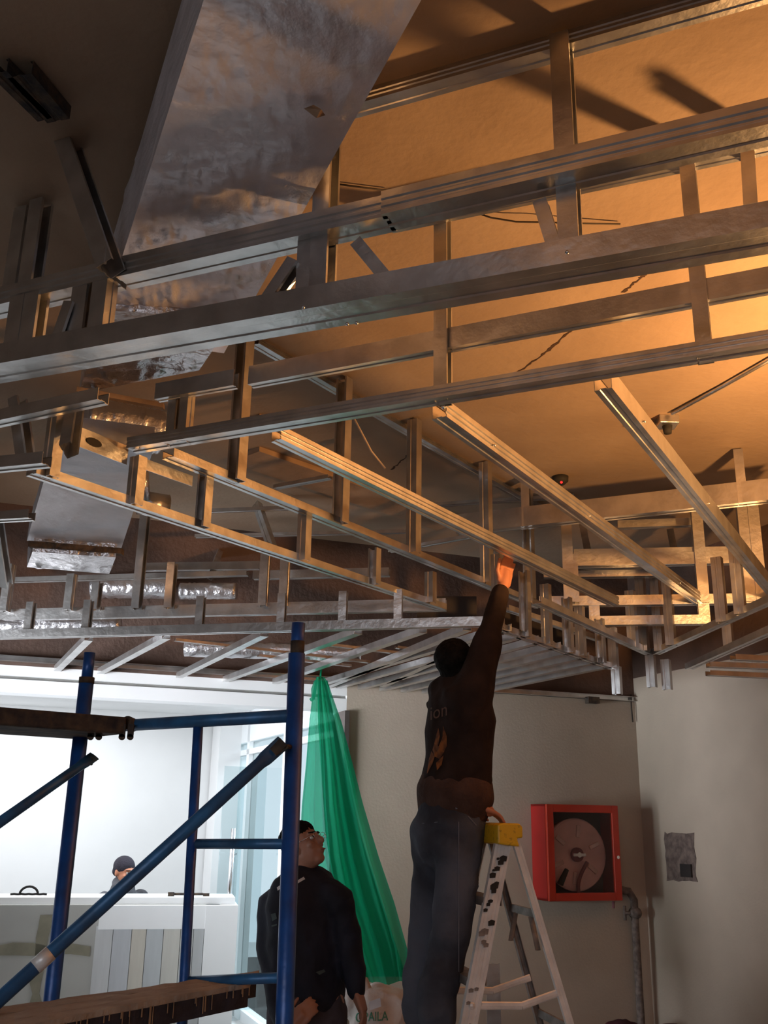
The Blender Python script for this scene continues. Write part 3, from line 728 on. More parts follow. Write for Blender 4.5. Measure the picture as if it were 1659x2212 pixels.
obj('end_plate', tube([D(590, 1625, 2.42), D(613, 1602, 2.42)], [(0.012, 0.003), (0.013, 0.003)], 10, True, Vector((0, 1, 0))), rust, t)
a0, b0 = D(-60, 2212, 2.15), D(612, 1603, 2.44)
a, b = a0.lerp(b0, 0.17), a0.lerp(b0, 0.215)
obj('taped_band', tube([a, b], 0.0165, 14), alu, t, True)
t, d = brace_bar('shorter blue cross brace crossing the left scaffold post', D(-80, 1832, 2.35), D(204, 1633, 2.78), 0.013, bluel, 0.05)
obj('pin', tube([D(197, 1640, 2.76), D(197, 1650, 2.79)], 0.005, 8), rust, t, True)
# upper platform, seen edge on
up = thing('upper_scaffold_plank', D(140, 1550, 2.5), 'rusty steel scaffold platform seen edge on at eye level, hooked on the ledger', 'scaffold plank')
zt = D(270, 1549, 2.74).z
a = D(275, 1549, 2.74); b = U(-120, 1517, zt)
d = (b-a).normalized(); s = Vector((-d.y, d.x, 0));
if s.y < 0: s = -s
obj('platform', boxf(a-Z*0.046, b-a, s*0.32, Z*0.046), rust, up, bevel=0.006)
for px in (195, 213, 263, 281):
    c = D(px, 1587, 2.74-0.0006*(281-px)*0.4)
    obj('hook', merge(boxf(c+Vector((-0.008, 0, -0.006)), (0.016, 0, 0), (0, 0.008, 0), (0, 0, 0.035)), tube([c+Vector((0, 0, -0.006)), c+Vector((0, 0.008, -0.006))], 0.0085, 14)), rust, up)
obj('ledger_cap', tube([D(274, 1560, 2.76), D(290, 1567, 2.80)], 0.018, 14), rust, up, True)
# lower boards
ZB = 1.35
fl_, fr_ = U(-200, 2205, ZB), U(560, 2096, ZB)
nl_, nr_ = U(-200, 2262, ZB), U(552, 2120, ZB)
labs = ['dusty scaffold board, rear one of the lower platform', 'dusty scaffold board in the middle of the lower platform', 'dusty scaffold board with a dark edge and pale drips, front of the lower platform']
for i in range(3):
    s0, s1 = i/3+0.008, (i+1)/3-0.008
    e = [0.0, 0.03, 0.02][i]
    A0 = fl_.lerp(nl_, s0); A1 = fl_.lerp(nl_, s1); C0 = fr_.lerp(nr_, s0); C1 = fr_.lerp(nr_, s1)
    dd = (C0-A0).normalized()*e; C0 = C0-dd; C1 = C1-dd
    t = thing('scaffold_board', C0, labs[i], 'scaffold board', 'lower scaffold boards')
    N2 = 24; V = []; r3 = random.Random(i)
    for q in range(N2+1):
        u = q/N2; j1 = r3.uniform(-.003, .003)
        for pnt in (A0.lerp(C0, u), A1.lerp(C1, u)):
            V.append(pnt+Vector((0, j1, r3.uniform(-.0015, .0015))))
        for pnt in (A1.lerp(C1, u), A0.lerp(C0, u)):
            V.append(pnt-Z*0.012+Vector((0, j1, 0)))
    Fs = []
    for q in range(N2):
        a4 = 4*q
        for k3 in range(4): Fs.append((a4+k3, a4+(k3+1) % 4, a4+4+(k3+1) % 4, a4+4+k3))
    Fs += [(0, 1, 2, 3), tuple(4*N2+x for x in (3, 2, 1, 0))]
    obj('board_face', (V, Fs), wood, t)
    sgap = 0.002
    obj('board_core', boxf(A1.lerp(C1, 0)-Z*0.055, (C1-A1)*0.995, (A0-A1)*0.97, Z*0.043), plankside, t)
    if i == 2:
        side = (A1-A0).normalized()
        for q in range(34):
            u = r3.uniform(0.25, 1.0); L = r3.uniform(0.012, 0.042); p = A1.lerp(C1, u)+side*0.001-Z*0.010
            dv = (C1-A1).normalized()
            obj('mortar_drip', boxf(p, dv*r3.uniform(0.0015, 0.0045), side*0.0018, Z*-L), dripm, t)

# ------------------------------------------------------------------ fire hose cabinet on the rear wall
fo = 0.24
f00, f10 = W(1181, 1736, fo), W(1334, 1741, fo); f01, f11 = W(1187, 1949, fo), W(1346, 1944, fo)
fx = ((f10-f00).dot(E1)+(f11-f01).dot(E1))/2; fz1 = (f00.z+f10.z)/2; fz0 = (f01.z+f11.z)/2
fO = Vector(((f00.x+f01.x)/2, (f00.y+f01.y)/2, 0))
fc = thing('fire_hose_cabinet', fO+Z*fz0, 'red fire hose cabinet with a glazed door on the rear wall', 'cabinet')
def fb(name, x0, x1, z0, z1, o0, o1, m, parent=fc, **k):
    return obj(name, boxf(fO+E1*x0+EN*(o0-fo)+Z*z0, E1*(x1-x0), EN*(o1-o0), Z*(z1-z0)), m, parent, **k)
H = fz1-fz0
obj('body', merge(*[boxf(fO+E1*x0+EN*(o0-fo)+Z*(fz0+z0), E1*(x1-x0), EN*(o1-o0), Z*(z1-z0)) for x0, x1, z0, z1, o0, o1 in (
    (0, 0.015, 0, H, 0.002, fo-0.03), (fx-0.015, fx, 0, H, 0.002, fo-0.03), (0, fx, 0, 0.015, 0.002, fo-0.03), (0, fx, H-0.015, H, 0.002, fo-0.03))]), red, fc)
fb('back_panel', 0.015, fx-0.015, fz0+0.015, fz1-0.015, 0.002, 0.012, dark)
fw = 0.055
dor = obj('door', merge(*[boxf(fO+E1*x0-EN*0.028+Z*(fz0+z0), E1*(x1-x0), EN*0.028, Z*(z1-z0)) for x0, x1, z0, z1 in (
    (0, fw, 0, H), (fx-fw, fx, 0, H), (fw, fx-fw, 0, fw), (fw, fx-fw, H-fw, H))]), redo, fc, bevel=0.004)
obj('glass', boxf(fO+E1*fw-EN*0.018+Z*(fz0+fw), E1*(fx-2*fw), EN*0.005, Z*(H-2*fw)), boxglass, dor)
obj('lock', tube([fO+E1*(fx-0.028)+Z*(fz0+H*0.45), fO+E1*(fx-0.028)+Z*(fz0+H*0.45)+EN*0.014], 0.012, 12), chrome, dor)
rc = fO+E1*(fx*0.47)+Z*(fz0+H*0.47)-EN*0.10
R1 = min(fx, H)*0.40
def disc(c, r, o0, o1, seg=48): return tube([c+EN*o0, c+EN*o1], r, seg)
rl_ = obj('hose_reel', disc(rc, R1, 0, 0.012), reelm, fc)
hr = [rc+E1*(R1*1.02*math.cos(t*PI/24))+Z*(R1*1.02*math.sin(t*PI/24)) for t in range(49)]
obj('rim', tube(hr, 0.010, 8), reelm, rl_, True)
for k3 in range(6):
    a3 = k3*PI/3+0.4; dv = E1*math.cos(a3)+Z*math.sin(a3); sv = -E1*math.sin(a3)+Z*math.cos(a3)
    obj('slot', boxf(rc+dv*R1*0.50-sv*0.016+EN*0.012, dv*R1*0.36, sv*0.032, EN*0.010), mat('reel_spoke_highlight', (0.62, 0.42, 0.40), 0.2, 0.2), rl_, bevel=0.004)
obj('hub', disc(rc, 0.05, 0.012, 0.035, 24), hosem, rl_)
obj('valve', merge(disc(rc, 0.018, 0.035, 0.06, 16), boxf(rc+EN*0.05-E1*0.05-Z*0.01, E1*0.10, Z*0.02, EN*0.012)), chrome, rl_)
for i, (rad, o_) in enumerate(((0.92, -0.04), (0.97, -0.06), (0.95, -0.02))):
    obj('hose_coil', tube([rc+E1*(R1*rad*math.cos(t*PI/24))+Z*(R1*rad*math.sin(t*PI/24))+EN*o_ for t in range(49)], 0.014, 8), hosem, rl_, True)
obj('hose_end', tube([rc+E1*(0.30*R1)-Z*(0.05+0.0*t)+E1*(-0.35*R1*math.sin(t*0.3))-Z*(R1*0.14*t)+EN*0.04 for t in range(8)], 0.014, 8), hosem, fc, True)
obj('nozzle', tube([rc-E1*0.10-Z*0.10+EN*0.04, rc-E1*0.16-Z*0.20+EN*0.04], [0.016, 0.024], 12), black, fc, True)
# riser pipe
wp = [W(x, y, 0.06) for x, y in ((1338, 1922), (1358, 1925), (1370, 1945), (1371, 1975), (1376, 2060), (1385, 2212))]
wp.append(Vector((wp[-1].x, wp[-1].y, 0)))
rpz = thing('riser_pipe', wp[-1], 'dirty water pipe climbing the wall corner to the red cabinet', 'pipe')
obj('pipe', tube(wp, 0.028, 14), pipem, rpz, True)
vv = W(1372, 1972, 0.06)
obj('valve', merge(ball(vv, 0.05, 0.05, 0.045), tube([vv, vv-E1*0.09], 0.014, 10), tube([vv-E1*0.09-Z*0.05, vv-E1*0.09+Z*0.05], 0.012, 10)), pipem, rpz, True)
o = obj('drain_stub', tube([W(1325, 1947, 0.1), W(1325, 1962, 0.1)], 0.010, 8), hosem, rpz)
# bare recess on the right wall
RN = Vector((ED.y, -ED.x, 0))
if RN.dot(-corner) < 0: RN = -RN
def RW(px, py, off=0.0): return PL(px, py, corner+RN*off, RN)
a, b, c, d2 = [RW(*p, 0.004) for p in ((1434, 1799), (1499, 1801), (1505, 1905), (1440, 1903))]
eb2 = thing('electrical_recess', b, 'rough grey brown bare mortar patch on the right wall', 'wall patch')
r4 = random.Random(2); V = []
def edge(p, q, n=8): return [p.lerp(q, i/n)+Vector((0, 0, r4.uniform(-.008, .008)))+ED*r4.uniform(-.01, .01) for i in range(n)]
ringp = edge(a, b)+edge(b, c)+edge(c, d2)+edge(d2, a)
V = ringp+[v-RN*0.003 for v in ringp]; n = len(ringp)
obj('mortar_patch', (V, [tuple(range(n)), tuple(range(2*n-1, n-1, -1))]+[(i, (i+1) % n, n+(i+1) % n, n+i) for i in range(n)]), patchm, eb2)
a, b, c = RW(1468, 1866, 0.02), RW(1491, 1867, 0.02), RW(1470, 1894, 0.02)
obj('socket_box', boxf(a, b-a, Z*(c.z-a.z), RN*-0.014), darkpanel, eb2)
# red bags on the floor by the corner: only their tops show
rbp = W(1440, 2205, 0.35)
for i, (px, lab) in enumerate(((1345, 'dark red bundle at the foot of the wall, left of the pipe'), (1440, 'dark bundle at the foot of the wall, right of the pipe'))):
    t = W(px, 2200, 0.38) if px < 1390 else D(px, 2197, 6.3)
    o = fuse('tool_bag', [ball((t.x, t.y, t.z*0.5), 0.22, 0.16, t.z*0.5), ball((t.x+0.05, t.y, t.z*0.4), 0.24, 0.17, t.z*0.4)], 0.03, mat('dark_red_cloth', (0.06, 0.012, 0.02), 0.9, 0, 6, 0.4), wrinkle=0.02)
    props(o, lab, 'bag')
# small square track end and hanging wire at the wall head
a = W(1362, 1512, 0.02)
o = obj('wall_wire', tube([W(1363, 1500, 0.02), W(1364, 1530, 0.02), W(1367, 1560, 0.02)], 0.006, 6), darkwire, smooth=True); props(o, 'thin dark wire hanging at the top of the rear wall near the corner', 'wire')
o = obj('wall_bracket', boxf(W(1272, 1518, 0.06), E1*0.10, EN*-0.055, Z*0.05), rust); props(o, 'small dark bracket at the head of the rear wall above the cabinet', 'bracket')

# ------------------------------------------------------------------ step ladder
LA = azv(77); LW = Vector((-LA.y, LA.x, 0))       # front to rear; near side to far side
cap_f = D(1078, 1800, 4.30)
topz = D(1078, 1782, 4.30).z
lad = thing('step_ladder', (cap_f.x, cap_f.y, 0), 'worn aluminium step ladder with a yellow top under the reaching man', 'ladder')
lo = Vector((cap_f.x, cap_f.y, 0)); WID = 0.34
ft = D(994, 2212, 4.30); sl = (ft.x-cap_f.x)/(ft.z-cap_f.z)/LA.x
rt2 = D(1108, 1810, 4.30); rb2 = D(1216, 2212, 4.38)
def rail(tz, off0, slope, wside, thick, mt, name, flip):
    """one rail: side face wide across LA, from height tz to the floor"""
    p0 = lo+LA*off0+Z*tz; p1 = lo+LA*(off0-slope*tz)+Z*0.0
    return p0, p1
slope_f = sl; slope_r = (rb2.x-rt2.x)/(rb2.z-rt2.z)/LA.x
roff = (rt2.x-cap_f.x)/LA.x
for s, yo in (('near', 0.0), ('far', WID)):
    e = LW*yo
    sp = -0.10 if yo else 0.0
    p0 = lo+e+Z*(topz-0.05); p1 = lo+e+LA*(-slope_f*topz)+LW*(0.06 if yo else -0.06)
    obj('front_rail', sweep([(0.0, 0.028), (0.0, 0), (0.012, 0), (0.014, 0.002), (0.026, 0.002), (0.028, 0), (0.042, 0), (0.044, 0.002), (0.056, 0.002), (0.058, 0), (0.07, 0), (0.07, 0.028)], p0-LA*0.01, p1-LA*0.01, LA, LW*(1 if not yo else -1), 0.003), alu, lad)
    p0 = lo+e+LA*roff+Z*(topz-0.06); p1 = lo+e+LA*(roff-slope_r*topz)+LW*(0.06 if yo else -0.06)
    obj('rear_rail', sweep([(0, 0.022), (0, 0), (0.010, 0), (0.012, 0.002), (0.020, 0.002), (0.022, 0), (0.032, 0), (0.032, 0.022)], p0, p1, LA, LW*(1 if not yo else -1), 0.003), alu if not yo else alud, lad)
    rf = thing
    obj('rubber_foot', boxf(p1-LA*0.01-LW*0.01, LA*0.05, LW*0.04, Z*0.04), black, lad)
cp = [(-0.02, topz-0.075), (-0.02, topz), (0.0, topz+0.008), (roff+0.015, topz+0.008), (roff+0.03, topz-0.005), (roff+0.03, topz-0.05), (roff+0.005, topz-0.052), (0.075, topz-0.085), (0.0, topz-0.078)]
V = [lo+LA*x+Z*z-LW*0.045 for x, z in cp]+[lo+LA*x+Z*z+LW*(WID+0.045) for x, z in cp]; n = len(cp)
obj('top_cap', (V, [tuple(range(n))[::-1], tuple(range(n, 2*n))]+[(i, (i+1) % n, n+(i+1) % n, n+i) for i in range(n)]), yellow, lad, bevel=0.006)
STEPS = [topz-0.29-0.30*i for i in range(5)]
STEPS = [z for z in STEPS if z > 0.1]
for z in STEPS:
    x = -slope_f*(topz-z)
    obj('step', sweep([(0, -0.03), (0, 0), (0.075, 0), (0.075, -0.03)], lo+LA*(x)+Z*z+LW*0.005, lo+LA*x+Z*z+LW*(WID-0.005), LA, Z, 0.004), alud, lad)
for z in (topz-0.37, topz-0.80, 0.35):
    if z < 0.2: continue
    x = roff-slope_r*(topz-z)
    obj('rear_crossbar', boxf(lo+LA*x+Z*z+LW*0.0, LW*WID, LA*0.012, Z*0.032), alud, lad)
for y in (-0.012, WID):
    z = D(1015, 2170, 4.28).z; za = D(1180, 2142, 4.33).z
    a = lo+LA*(-slope_f*(topz-z)+0.03)+Z*z+LW*y; b = lo+LA*(roff-slope_r*(topz-za)+0.015)+Z*za+LW*y
    mid = a.lerp(b, 0.55)-Z*0.03
    obj('spreader', merge(tube([a, mid], [(0.005, 0.015)]*2, 8), tube([mid, b], [(0.005, 0.015)]*2, 8), ball(a, 0.018, seg=10, rings=6)), alu, lad)
za = topz-0.37
for y in (0.0,):
    x = roff-slope_r*0.37
    obj('gusset', tube([lo+LA*x+Z*(za-0.12)+LW*0.01, lo+LA*x+Z*za+LW*0.08], [(0.012, 0.004)]*2, 8), alud, lad)
    obj('gusset', tube([lo+LA*x+Z*(za-0.12)+LW*(WID-0.01), lo+LA*x+Z*za+LW*(WID-0.08)], [(0.012, 0.004)]*2, 8), alud, lad)
r5 = random.Random(11)
for i in range(26):                                   # dark paint daubs on the near rail
    t = r5.uniform(0.05, 0.20) if i < 16 else r5.uniform(0.2, 0.42)
    z = topz*(1-t)-0.05; x = -slope_f*(topz-z)+r5.uniform(0.0, 0.035)
    L = r5.uniform(0.008, 0.022)
    obj('paint_mark', ([lo+LA*(x+a)+Z*(z+b)-LW*(0.0035+0.06*(topz-z)/topz) for a, b in ((0, 0), (L*1.3, L*.1), (L*1.5, L), (L*.7, L*1.2), (0, L*.9))]+[lo+LA*(x+a)+Z*(z+b)-LW*(0.0015+0.06*(topz-z)/topz) for a, b in ((0, 0), (L*1.3, L*.1), (L*1.5, L), (L*.7, L*1.2), (0, L*.9))], [(4, 3, 2, 1, 0), (5, 6, 7, 8, 9)]+[(q, (q+1) % 5, 5+(q+1) % 5, 5+q) for q in range(5)]), black if i < 16 else alud, lad)
# a bundle of channels leaning on the wall behind the ladder
o = obj('spare_channel', merge(*[sweep([(0, 0.03), (0, 0), (0.045, 0), (0.045, 0.03)], D(1050+14*i, 2082, 6.6), D(1050+14*i, 2082, 6.6)*1+Vector((0.02, 0.1, -1.15)), Vector((1, 0, 0)), Vector((0, 1, 0))) for i in range(2)]), steel)
props(o, 'short galvanised channels standing upright behind the ladder', 'metal channel')

# ------------------------------------------------------------------ people
def rotm(fwd, up):
    fwd = fwd.normalized(); r = fwd.cross(up).normalized(); up = r.cross(fwd).normalized()
    return Matrix((r, fwd, up)).transposed()            # local x = his right, y = forward, z = up
def head_shapes(c, R, s=1.0):
    def L(x, y, z): return c+R @ Vector((x*s, y*s, z*s))
    S = [ball(L(0, -0.012, 0.03), 0.076*s, 0.096*s, 0.088*s, R), ball(L(0, 0.018, -0.03), 0.062*s, 0.070*s, 0.080*s, R),
         ball(L(0, 0.050, -0.085), 0.034*s, 0.030*s, 0.024*s, R), ball(L(0, 0.02, -0.07), 0.052*s, 0.052*s, 0.034*s, R)]
    S.append(capsule([L(0, 0.086, 0.016), L(0, 0.104, -0.022)], [0.010*s, 0.014*s], 10))      # nose
    S.append(ball(L(0, 0.078, 0.026), 0.048*s, 0.016*s, 0.010*s, R))                          # brow
    S.append(ball(L(0, 0.082, -0.054), 0.026*s, 0.014*s, 0.007*s, R)); S.append(ball(L(0, 0.080, -0.064), 0.022*s, 0.014*s, 0.007*s, R))
    for sx in (-1, 1):
        S.append(ball(L(0.040*sx, 0.066, -0.020), 0.020*s, 0.016*s, 0.018*s, R))
        S.append(ball(L(0.077*sx, -0.012, -0.005), 0.009*s, 0.018*s, 0.032*s, R))
    return S, L
def face_parts(L, R, s, parent, sk):
    for sx in (-1, 1):
        obj('eye', ball(L(0.030*sx, 0.078, 0.006), 0.012*s, 0.009*s, 0.008*s, R, 10, 8), eyew, parent, True)
        obj('pupil', ball(L(0.030*sx, 0.0865, 0.007), 0.005*s, 0.003*s, 0.005*s, R, 8, 6), hair, parent, True)
        obj('eyebrow', capsule([L(0.014*sx, 0.094, 0.026), L(0.048*sx, 0.082, 0.028)], [0.004*s, 0.003*s], 8), hair, parent, True)
    obj('mouth', ball(L(0, 0.0925, -0.058), 0.022*s, 0.005*s, 0.0045*s, R, 12, 8), lipm, parent, True)
def hand_shapes(wrist, d, palm_n, side, s=1.0, curl=0.5, spread=0.10):
    """palm + four fingers + thumb. d: towards the fingers, palm_n: out of the palm, side: +1/-1 where the thumb leaves"""
    d = d.normalized(); n = (palm_n-palm_n.dot(d)*d).normalized(); a = d.cross(n)*side
    S = [capsule([wrist, wrist+d*0.045*s, wrist+d*0.085*s], [(0.020*s, 0.026*s)]*1+[(0.017*s, 0.036*s), (0.014*s, 0.038*s)], 12, n)]
    S = [tube([wrist-d*0.01, wrist+d*0.03*s, wrist+d*0.09*s], [0.024*s, 0.028*s, 0.022*s], 12)]
    S.append(merge(*[capsule([wrist+d*0.02*s+a*x*s, wrist+d*0.088*s+a*x*1.25*s], [0.014*s, 0.011*s], 10) for x in (-0.026, -0.009, 0.009, 0.026)]))
    for x, L in ((0.030, 0.070), (0.010, 0.078), (-0.011, 0.073), (-0.031, 0.056)):
        p = wrist+d*0.088*s+a*x*s; dd = (d+a*x*3*spread).normalized(); pts = [p]
        for k3, f in enumerate((0.42, 0.32, 0.26)):
            ang = curl*(0.6+0.5*k3); dd = (dd*math.cos(ang*0.7)+n*math.sin(ang*0.7)).normalized(); pts.append(pts[-1]+dd*L*f*s)
        S.append(capsule(pts, [0.0095*s, 0.009*s, 0.008*s, 0.007*s], 10))
    p = wrist+d*0.03*s+a*0.026*s; t1 = (d*0.6+a*0.75+n*0.3).normalized(); t2 = (d*0.95+a*0.25+n*0.4).normalized()
    S.append(capsule([p, p+t1*0.038*s, p+t1*0.038*s+t2*0.030*s, p+t1*0.038*s+t2*0.054*s], [0.014*s, 0.011*s, 0.0095*s, 0.008*s], 10))
    return S

# --- man on the ladder
fd1 = azv(52); rt1 = Vector((fd1.y, -fd1.x, 0))          # facing; his right
Y0 = 4.50
hd = D(992, 1432, Y0); R_h = rotm((fd1*0.8+Z*0.55), (Z-fd1*0.5))
m1 = thing('person', D(930, 2212, Y0), 'man in dark printed sweatshirt and jeans standing on the ladder, right arm raised', 'person')
S, L = head_shapes(hd, R_h)
nk = D(992, 1482, Y0)
S.append(capsule([nk-Z*0.06, hd-Z*0.05], [0.058, 0.055]))
shR = D(1022, 1492, 4.38); elR = D(1054, 1385, 4.40); wrR = D(1086, 1266, 4.50)
shL = D(955, 1505, 4.64)
chest = D(990, 1560, Y0); waist = D(985, 1700, Y0); pel = D(965, 1775, Y0)
S.append(capsule([shR, elR, wrR], [0.05, 0.04, 0.028]))
hdv = (D(1102, 1180, 4.60)-wrR).normalized()
S += hand_shapes(wrR, hdv, Vector((0.5, -0.85, 0)), -1, 1.05, curl=0.35)
capL = lo+LA*0.0+Z*(topz+0.03)+LW*0.12
elL = (shL+capL)/2+fd1*0.10-Z*0.12
wrL = capL+Z*0.05-LA*0.07
S.append(capsule([shL, elL, wrL], [0.045, 0.038, 0.028])); S += hand_shapes(wrL, (LA*1-Z*0.35), -Z, 1, 1.0, curl=0.35)
S.append(capsule([chest, pel], [0.10, 0.10]))
hipR = D(985, 1790, 4.42); hipL = D(935, 1790, 4.56)
knR = D(978, 1985, 4.41); knL = D(925, 1985, 4.60); anR = D(942, 2180, 4.42); anL = D(905, 2175, 4.60)
for h_, k_, a_ in ((hipR, knR, anR), (hipL, knL, anL)):
    S.append(capsule([h_, k_, a_-Z*0.03], [0.07, 0.055, 0.045]))
body = fuse('body', S, 0.0065, skin, m1, 2)
face_parts(L, R_h, 1.0, m1, skin)
hs = [ball(L(0, -0.020, 0.042), 0.084, 0.098, 0.086, R_h), ball(L(0, -0.062, -0.02), 0.070, 0.050, 0.062, R_h)]
obj_h = fuse('hair', hs, 0.008, hair, m1, 2, 0.004, 40)
J = []
J.append(capsule([D(996, 1496, Y0), D(994, 1520, Y0), D(994, 1580, Y0), D(992, 1640, Y0), D(984, 1690, Y0), D(981, 1716, Y0)], [(0.165, 0.11), (0.186, 0.13), (0.184, 0.14), (0.178, 0.14), (0.182, 0.142), (0.186, 0.145)], 28, fd1))
J.append(capsule([shR-Z*0.04-rt1*0.04, shR, elR, wrR-(wrR-elR)*0.12], [0.120, 0.094, 0.067, 0.049], 18))
J.append(capsule([shR-Z*0.14-rt1*0.06, shR+Z*0.03], [0.11, 0.085], 18))
J.append(capsule([shL-Z*0.02, shL, elL, wrL-(wrL-elL)*0.10], [0.085, 0.085, 0.062, 0.045], 18))
J.append(capsule([D(945, 1492, 4.58), D(990, 1484, Y0), D(1015, 1486, 4.43)], [0.055, 0.075, 0.065], 14))
J.append(ball(D(952, 1490, 4.54), 0.055, 0.05, 0.055))                                    # bunched hood
jk = fuse('sweatshirt', J, 0.012, sweat, m1, 8, 0.010, 6)
hm = fuse('hem_band', [capsule([D(983, 1712, Y0), D(980, 1732, Y0)], [(0.198, 0.158), (0.190, 0.152)], 28, fd1)], 0.012, hemm, m1, 3)
T = [capsule([D(976, 1728, Y0), D(970, 1780, Y0), D(966, 1815, Y0)], [(0.172, 0.132), (0.180, 0.142), (0.175, 0.138)], 26, fd1)]
T.append(capsule([hipR, D(988, 1870, 4.42), knR, D(968, 2070, 4.42), D(942, 2140, 4.42), D(946, 2190, 4.42)], [0.112, 0.100, 0.087, 0.088, 0.083, 0.084], 18))
T.append(capsule([hipL, D(938, 1870, 4.59), knL, D(920, 2070, 4.59), D(903, 2130, 4.59), D(908, 2185, 4.59)], [0.106, 0.095, 0.081, 0.082, 0.078, 0.078], 18))
jn = fuse('jeans', T, 0.012, denim, m1, 6, 0.013, 8)
tj = bvh(jn)
def strip(pts, wd): 
    a = [(x-wd, y) for x, y in pts]+[(x+wd, y) for x, y in pts]; n = len(pts)
    return a, [(i, i+1, n+i+1, n+i) for i in range(n-1)]
print_on('side_seam', tj, *strip([(991, 1775+12*i) for i in range(28)], 1.0), seamm, m1)
for x0 in (912, 1012):
    a = [(x0, 1778), (x0+34, 1775), (x0+33, 1776.6), (x0, 1779.8)] if x0 < 1000 else [(x0, 1762), (x0+18, 1782), (x0+17, 1784), (x0-1, 1764)]
    print_on('pocket_stitching', tj, a, [(0, 1, 2, 3)], seamm, m1)
print_on('belt_loop', tj, [(985, 1722), (989, 1722), (988, 1748), (984, 1748)], [(0, 1, 2, 3)], seamm, m1, 0.006)
for a_, h_ in ((anR, 4.36), (anL, 4.52)):
    zs = STEPS[2] if len(STEPS) > 2 else 0.75
for a_ in (anR, anL):
    p = Vector((a_.x+0.05, a_.y, min(STEPS, key=lambda q_: abs(q_-(a_.z-0.12)))+0.04))
    fuse('shoe', [capsule([p-fd1*0.05, p+fd1*0.06, p+fd1*0.16-Z*0.01], [(0.04, 0.035), (0.042, 0.034), (0.036, 0.024)]), capsule([p-fd1*0.03, p-fd1*0.02+Z*0.08], [0.042, 0.04])], 0.01, mat('worn_work_shoe', (0.05, 0.07, 0.06), 0.8), m1, 3)
tk = bvh(jk)
tv, tf = text_mesh('ion')
print_on('back_lettering', tk, [(928+v.x*31, 1556-v.y*42-v.x*9) for v in tv], tf, textm, m1)
flame = [[(947, 1572), (950, 1590), (946, 1612), (938, 1606), (942, 1590)], [(957, 1568), (965, 1590), (965, 1612), (958, 1626), (948, 1612), (956, 1592)], [(938, 1606), (948, 1612), (958, 1626), (950, 1640), (939, 1634), (934, 1620)], [(932, 1622), (939, 1634), (934, 1650), (922, 1672), (926, 1642)], [(950, 1640), (958, 1632), (954, 1652), (944, 1664), (942, 1648)]]
for fl2 in flame:
    print_on('flame_print', tk, fl2, [tuple(range(len(fl2)))], orangem, m1, 0.006)

# --- man standing behind the scaffold, looking up
fd2 = azv(150); Y2 = 4.9
m2 = thing('person', Vector((D(660, 2000, Y2).x, Y2, 0)), 'man in a black jacket standing behind the scaffold post, looking up at the ceiling', 'person')
hc = D(655, 1830, Y2); lf = azv(118)
R2 = rotm(lf*0.86+Z*0.50, Z-lf*0.5)
S, L = head_shapes(hc, R2, 1.02)
S.append(capsule([D(654, 1925, Y2), D(650, 1855, Y2)], [0.062, 0.058]))
sR = D(592, 1938, 4.95); eR = D(583, 2045, 4.93); wR = D(604, 2190, 4.74)
sL = D(727, 1932, 4.88); eL = D(756, 2045, 4.88); wL = D(770, 2142, 4.80)
S += [capsule([sR, eR, wR], [0.045, 0.04, 0.028]), capsule([sL, eL, wL], [0.045, 0.04, 0.028])]
S += hand_shapes(wL, D(790, 2200, 4.76)-wL, Vector((-1, 0.2, 0)), 1, 1.0, 0.55)
S += hand_shapes(D(624, 2222, 4.64), Vector((0.5, 0, 0.5)), Vector((0.3, 0.8, 0)), 1, 1.0, 0.6)
S.append(capsule([wR, D(624, 2222, 4.64)], [0.028, 0.026]))
pz = D(665, 2150, Y2)
S.append(capsule([D(660, 1960, Y2), pz], [0.1, 0.1]))
for sx in (-1, 1):
    hp = pz+Vector((0.09*sx, 0, -0.03)); S.append(capsule([hp, hp+Vector((0.01*sx, 0.0, -0.40)), Vector((hp.x+0.02*sx, hp.y+0.02, 0.09))], [0.08, 0.055, 0.045]))
fuse('body', S, 0.0065, skin2, m2, 2); face_parts(L, R2, 1.02, m2, skin2)
fuse('hair', [ball(L(0, -0.014, 0.058), 0.084, 0.098, 0.072, R2), ball(L(0, -0.066, -0.025), 0.072, 0.046, 0.078, R2), ball(L(0.05, -0.05, 0.0), 0.035, 0.04, 0.05, R2)], 0.008, hair, m2, 2, 0.006, 40)
gl = thing('eyeglasses', L(0, 0.10, 0.006), 'thin framed eyeglasses worn by the man looking up', 'eyeglasses')
for sx in (-1, 1):
    obj('rim', tube([L(0.032*sx+0.022*math.cos(t*PI/8), 0.104, 0.004+0.015*math.sin(t*PI/8)) for t in range(17)], 0.0013, 6), chrome, gl, True)
    obj('temple', tube([L(0.054*sx, 0.104, 0.008), L(0.080*sx, 0.0, 0.010)], 0.0013, 6), chrome, gl, True)
obj('bridge', tube([L(-0.010, 0.105, 0.006), L(0.010, 0.105, 0.006)], 0.0013, 6), chrome, gl, True)
J = [capsule([D(656, 1915, Y2), D(658, 1955, Y2), D(658, 2030, Y2), D(662, 2100, Y2), D(668, 2150, Y2)], [(0.17, 0.10), (0.195, 0.125), (0.185, 0.135), (0.185, 0.138), (0.178, 0.135)], 28, fd2)]
J += [capsule([sR+Vector((0.04, 0, 0)), sR-Z*0.02, eR, wR-(wR-eR)*0.1], [0.075, 0.080, 0.066, 0.050], 18), capsule([sL-Vector((0.04, 0, 0)), sL-Z*0.02, eL, wL-(wL-eL)*0.05], [0.075, 0.080, 0.068, 0.052], 18)]
J += [capsule([wR-(wR-eR)*0.1, D(616, 2212, 4.68)], [0.05, 0.045], 14)]
J.append(capsule([D(652, 1905, Y2), D(652, 1888, Y2)], [(0.085, 0.08), (0.076, 0.07)], 20, fd2))
j2_ = fuse('jacket', J, 0.011, jacket, m2, 7, 0.008, 7)
t2_ = bvh(j2_)
